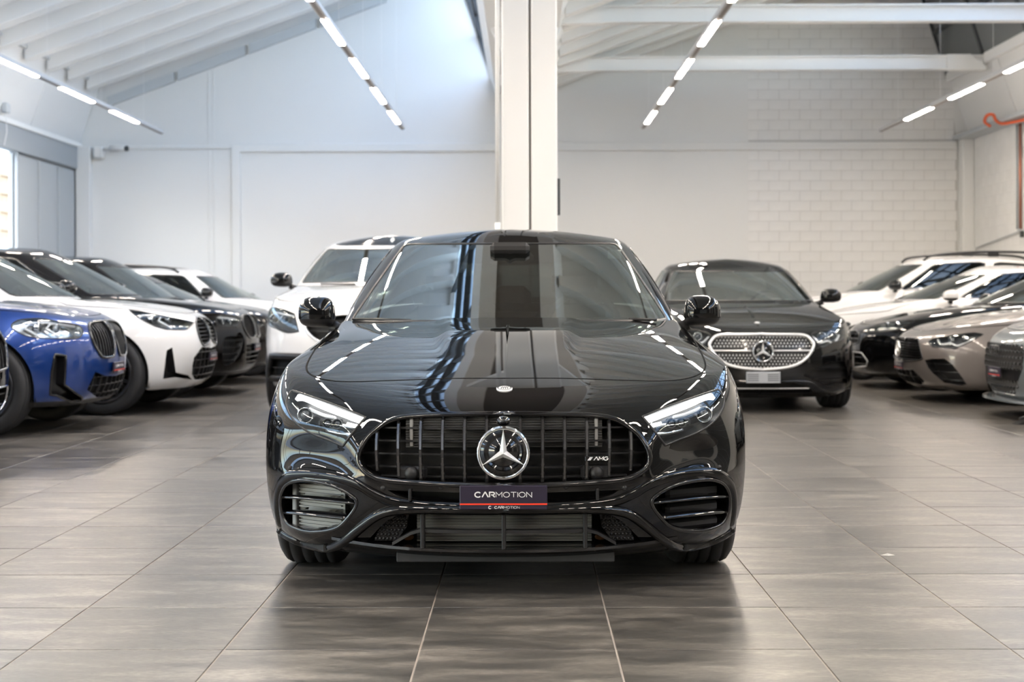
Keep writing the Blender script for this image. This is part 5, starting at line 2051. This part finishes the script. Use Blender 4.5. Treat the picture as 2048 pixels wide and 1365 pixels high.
pl = c.plate((0, -.022, pc[2]), text=False, w=.30, h=.10, m=mat('pale_plate_holder', (.40, .42, .45), .4))
for dz in (-.03, -.012, .006, .024):
    for sx in (-1, 1):
        MB().box((sx * .09 - .05, -.0085, dz), (sx * .09 + .05, -.0055, dz + .006), .001).obj('rib', M_TRIM, pl)
pc = c.px_at(1513, 644.5, .35)
MB().ball((0, 0, 0), (.026, .02, .012), 18, 8).obj('bonnet_badge', M_SILVER, c.root, (0, .36, c.belt(np.array([0.0]), np.array([7.6]))[0][2] + .0))
w = c.invert(B, smooth_poly([(1519, 764), (1590, 763), (1622, 766), (1640, 778), (1662, 784), (1697, 776)], 4, False), 'px', smax=8)
w[0, 0] = 0
c.sweep('lower_wing', B, w, M_GLOSSBLK, [(-.012, -.004), (.012, -.004), (.008, .012), (-.006, .012)], False)

# --- right row, from the camera backwards
f = [dict(kind='recess', name='grille', mid=1, poly=[(1993, 690), (2036, 689), (2050, 702), (2044, 740), (2030, 782), (1993, 785)], d=.06),
     dict(kind='lamp', name='headlight', how='front', poly=[(.54, .66), (.62, .70), (.86, .73), (.86, .66), (.70, .61), (.58, .61)]),
     dict(kind='recess', name='side_intake', how='front', poly=[(.60, .50), (.78, .54), (.86, .50), (.82, .26), (.66, .22)])]
c = row_saloon('sports_car', 'blue-grey car with honeycomb grille at the right edge of the photo', (4.02, 12.15), RZR, 1, P_STEEL, f, dz=.03, hr=1.45)
g, q, B = f[0]['obj'][0], f[0]['q'], c.belt
P = B(q[:, 0], q[:, 1])
poly = np.concatenate([P[:, [0, 2]], P[::-1][:, [0, 2]] * np.array([-1, 1])])
V, F = [], []
h_ = .034
pts = np.array([(i * h_ * 1.75 + (j % 2) * h_ * .875, .2 + j * h_ * 1.5) for j in range(0, 13) for i in range(-12, 13)])
ins = pip(pts, poly) & (np.abs(pts[:, 1] - .40) > .05)
solid = pip(pts, poly) & ~ins
qq = c.invert(B, np.stack([np.abs(pts[ins][:, 0]), pts[ins][:, 1]], -1), 'front', smax=7)
for (x, z), e in zip(pts[ins], B(qq[:, 0], qq[:, 1])):
    o_ = len(V)
    for k_ in range(6):
        a = math.pi / 6 + k_ * math.pi / 3
        for r_, dy in ((h_ * .98, .012), (h_ * .86, -.002), (h_ * .62, .02)):
            V.append((x + r_ * math.cos(a), e[1] + dy, z + r_ * math.sin(a)))
    for k_ in range(6):
        n2 = (k_ + 1) % 6
        for r_ in range(2):
            F.append((o_ + k_ * 3 + r_, o_ + n2 * 3 + r_, o_ + n2 * 3 + r_ + 1, o_ + k_ * 3 + r_ + 1))
o = MB().add(V, F).obj('honeycomb', mat('dark_gloss_mesh', (.05, .05, .052), .22, coat=.8), g)
o['kind'] = 'stuff'
q2 = c.invert(B, [(x, z) for z in (.335, .465) for x in np.linspace(0, .42, 9)], 'front', smax=7)
e2 = B(q2[:, 0], q2[:, 1])
V, F = [], []
for sg in (1, -1):
    o_ = len(V)
    V += [(sg * a[0], a[1] + .012, a[2]) for a in e2]
    for k_ in range(8):
        F.append((o_ + k_, o_ + k_ + 1, o_ + 10 + k_, o_ + 9 + k_))
MB().add(V, F).obj('number_plate_panel', M_GRILLE, g)
for k_, x in enumerate((-.081, -.027, .027, .081)):
    MB().tube([(x + .036 * math.cos(t_), -.012, .585 + .036 * math.sin(t_)) for t_ in np.linspace(0, 2 * math.pi, 24, endpoint=False)], .0055, 6, closed=True).obj('emblem_ring', M_GLOSSBLK, g)
pc = c.px_at(1991, 744.6, -.012)
c.plate((0, -.012, pc[2]))
V, F = [], []
for x in np.linspace(-1, 1, 25):
    y = .01 + .35 * abs(x) ** 3
    V += [(x * .88, y - .03, .155), (x * .88, y - .025, .175), (x * .88, y + .16, .185), (x * .88, y + .16, .15)]
for i in range(24):
    for j in range(4):
        F.append((i * 4 + j, i * 4 + (j + 1) % 4, i * 4 + 4 + (j + 1) % 4, i * 4 + 4 + j))
MB().add(V, F).obj('splitter', P_STEEL, c.root)

f = [dict(kind='lamp', name='headlight', poly=[(1857, 684), (1865, 678), (1905, 671), (1948, 665.5), (1967, 669), (1940, 684), (1909, 699), (1897, 696.8), (1865, 694.8)]),
     dict(kind='recess', name='grille', mid=1, poly=[(1799, 676), (1837, 678), (1841, 698), (1845, 718), (1830, 721), (1801, 720)], hbars=8, frame=(M_GLOSSBLK, .008, .008)),
     dict(kind='recess', name='side_intake', poly=[(1850, 721), (1863, 718), (1889, 718), (1905, 729.6), (1923, 753.5), (1933, 769), (1923, 772), (1889, 766), (1866, 747.6), (1856, 736)], hbars=3, vec=(-.2, 1, 0), m=M_GRILLE),
     dict(kind='recess', name='lower_intake', mid=1, poly=[(1800, 740), (1826, 740), (1849, 763), (1843, 769), (1800, 762)], vbars=3, hbars=1)]
c = row_saloon('coupe_car', 'warm grey four-door coupe in the right row with a badge in its grille', (3.80, 14.4), RZR, 1, P_GREY, f, dz=-.02, hr=1.41, fo=.94, wb=2.73, lamp_style='wave', glow=mat('lamp_white', (.9, .9, .9), .3, coat=.5))
star_badge(c.root, (0, -.02, H_ := c.px_at(1800, 698, -.02)[2]), .085)
pc = c.px_at(1799, 731, -.012)
c.plate((0, -.014, pc[2]))

f = [dict(kind='lamp', name='headlight', smooth=1, poly=[(1735.6, 661), (1751.6, 652), (1779, 644.5), (1809, 641), (1829, 642), (1813, 652), (1787, 662), (1740, 666)]),
     dict(kind='recess', name='grille', mid=1, poly=[(1697, 662), (1712, 661), (1720, 668), (1717, 686), (1697, 693)], hbars=3, frame=(M_GLOSSBLK, .008, .008)),
     dict(kind='recess', name='side_intake', poly=[(1706, 704), (1723, 706), (1735, 722), (1733, 733), (1708, 735)], hbars=2, frame=(M_SILVER, .006, .006))]
row_saloon('saloon_car', 'black saloon car between the warm grey coupe and the white cars', (3.78, 16.6), RZR, 1, P_BLACK, f, dz=.0, hr=1.47)
c = row_saloon('saloon_car', 'white car with a white door mirror behind the black saloon in the right row', (3.42, 18.8), RZR, 1, P_WHITE, deff(-.12), dz=.05, hr=1.46, mirror_m=P_WHITE)
c = row_suv('suv', 'white sport utility car with tall black roof rails at the end of the right row', (3.45, 21.1), RZR, 1, P_WHITE, deff(0), dz=.05, hr=1.66)
roof_rails(c, .60, 1.62, 2.3, 4.3, M_TRIM)

tag(MB().tube(smooth_poly([(8.05, 24.6, 3.99), (7.94, 24.55, 4.07), (7.97, 24.5, 4.17), (8.05, 24.45, 4.17), (8.09, 24.4, 4.06), (8.14, 24.2, 3.99), (8.25, 23.6, 3.97), (8.37, 22.9, 3.96)], 4, False).tolist(), .028, 8).obj('orange_hose', mat('orange_rubber', (.75, .13, .04), .5)), 'coiled orange hose at the ledge above the right wall', 'hose')

tag(MB().add([(0, 0, .001), (.035, .004, .006), (.06, -.006, .002), (.03, -.016, .001), (.03, -.004, .009)], [(0, 1, 4), (1, 2, 4), (2, 3, 4), (3, 0, 4), (0, 3, 2, 1)]).obj('paper_scrap', mat('paper', (.6, .6, .58), .7), None, (1.41, 5.66, 0)), 'tiny pale scrap of paper on the grey tiles beside the black hatchback', 'paper')
t = thing('rubber_wedge', 'small black wedge on the floor below the car at the right edge', 'wedge', (4.12, 11.55, 0))
MB().prism([(-.16, 0), (.22, 0), (.22, .06), (.02, .07)], 1, -.06, .06).obj('body', M_TRIM, t)
MB().tube([(-.12, -.02, .045), (.0, -.04, .085), (.15, -.03, .075)], .012, 6).obj('grip', M_TRIM, t)
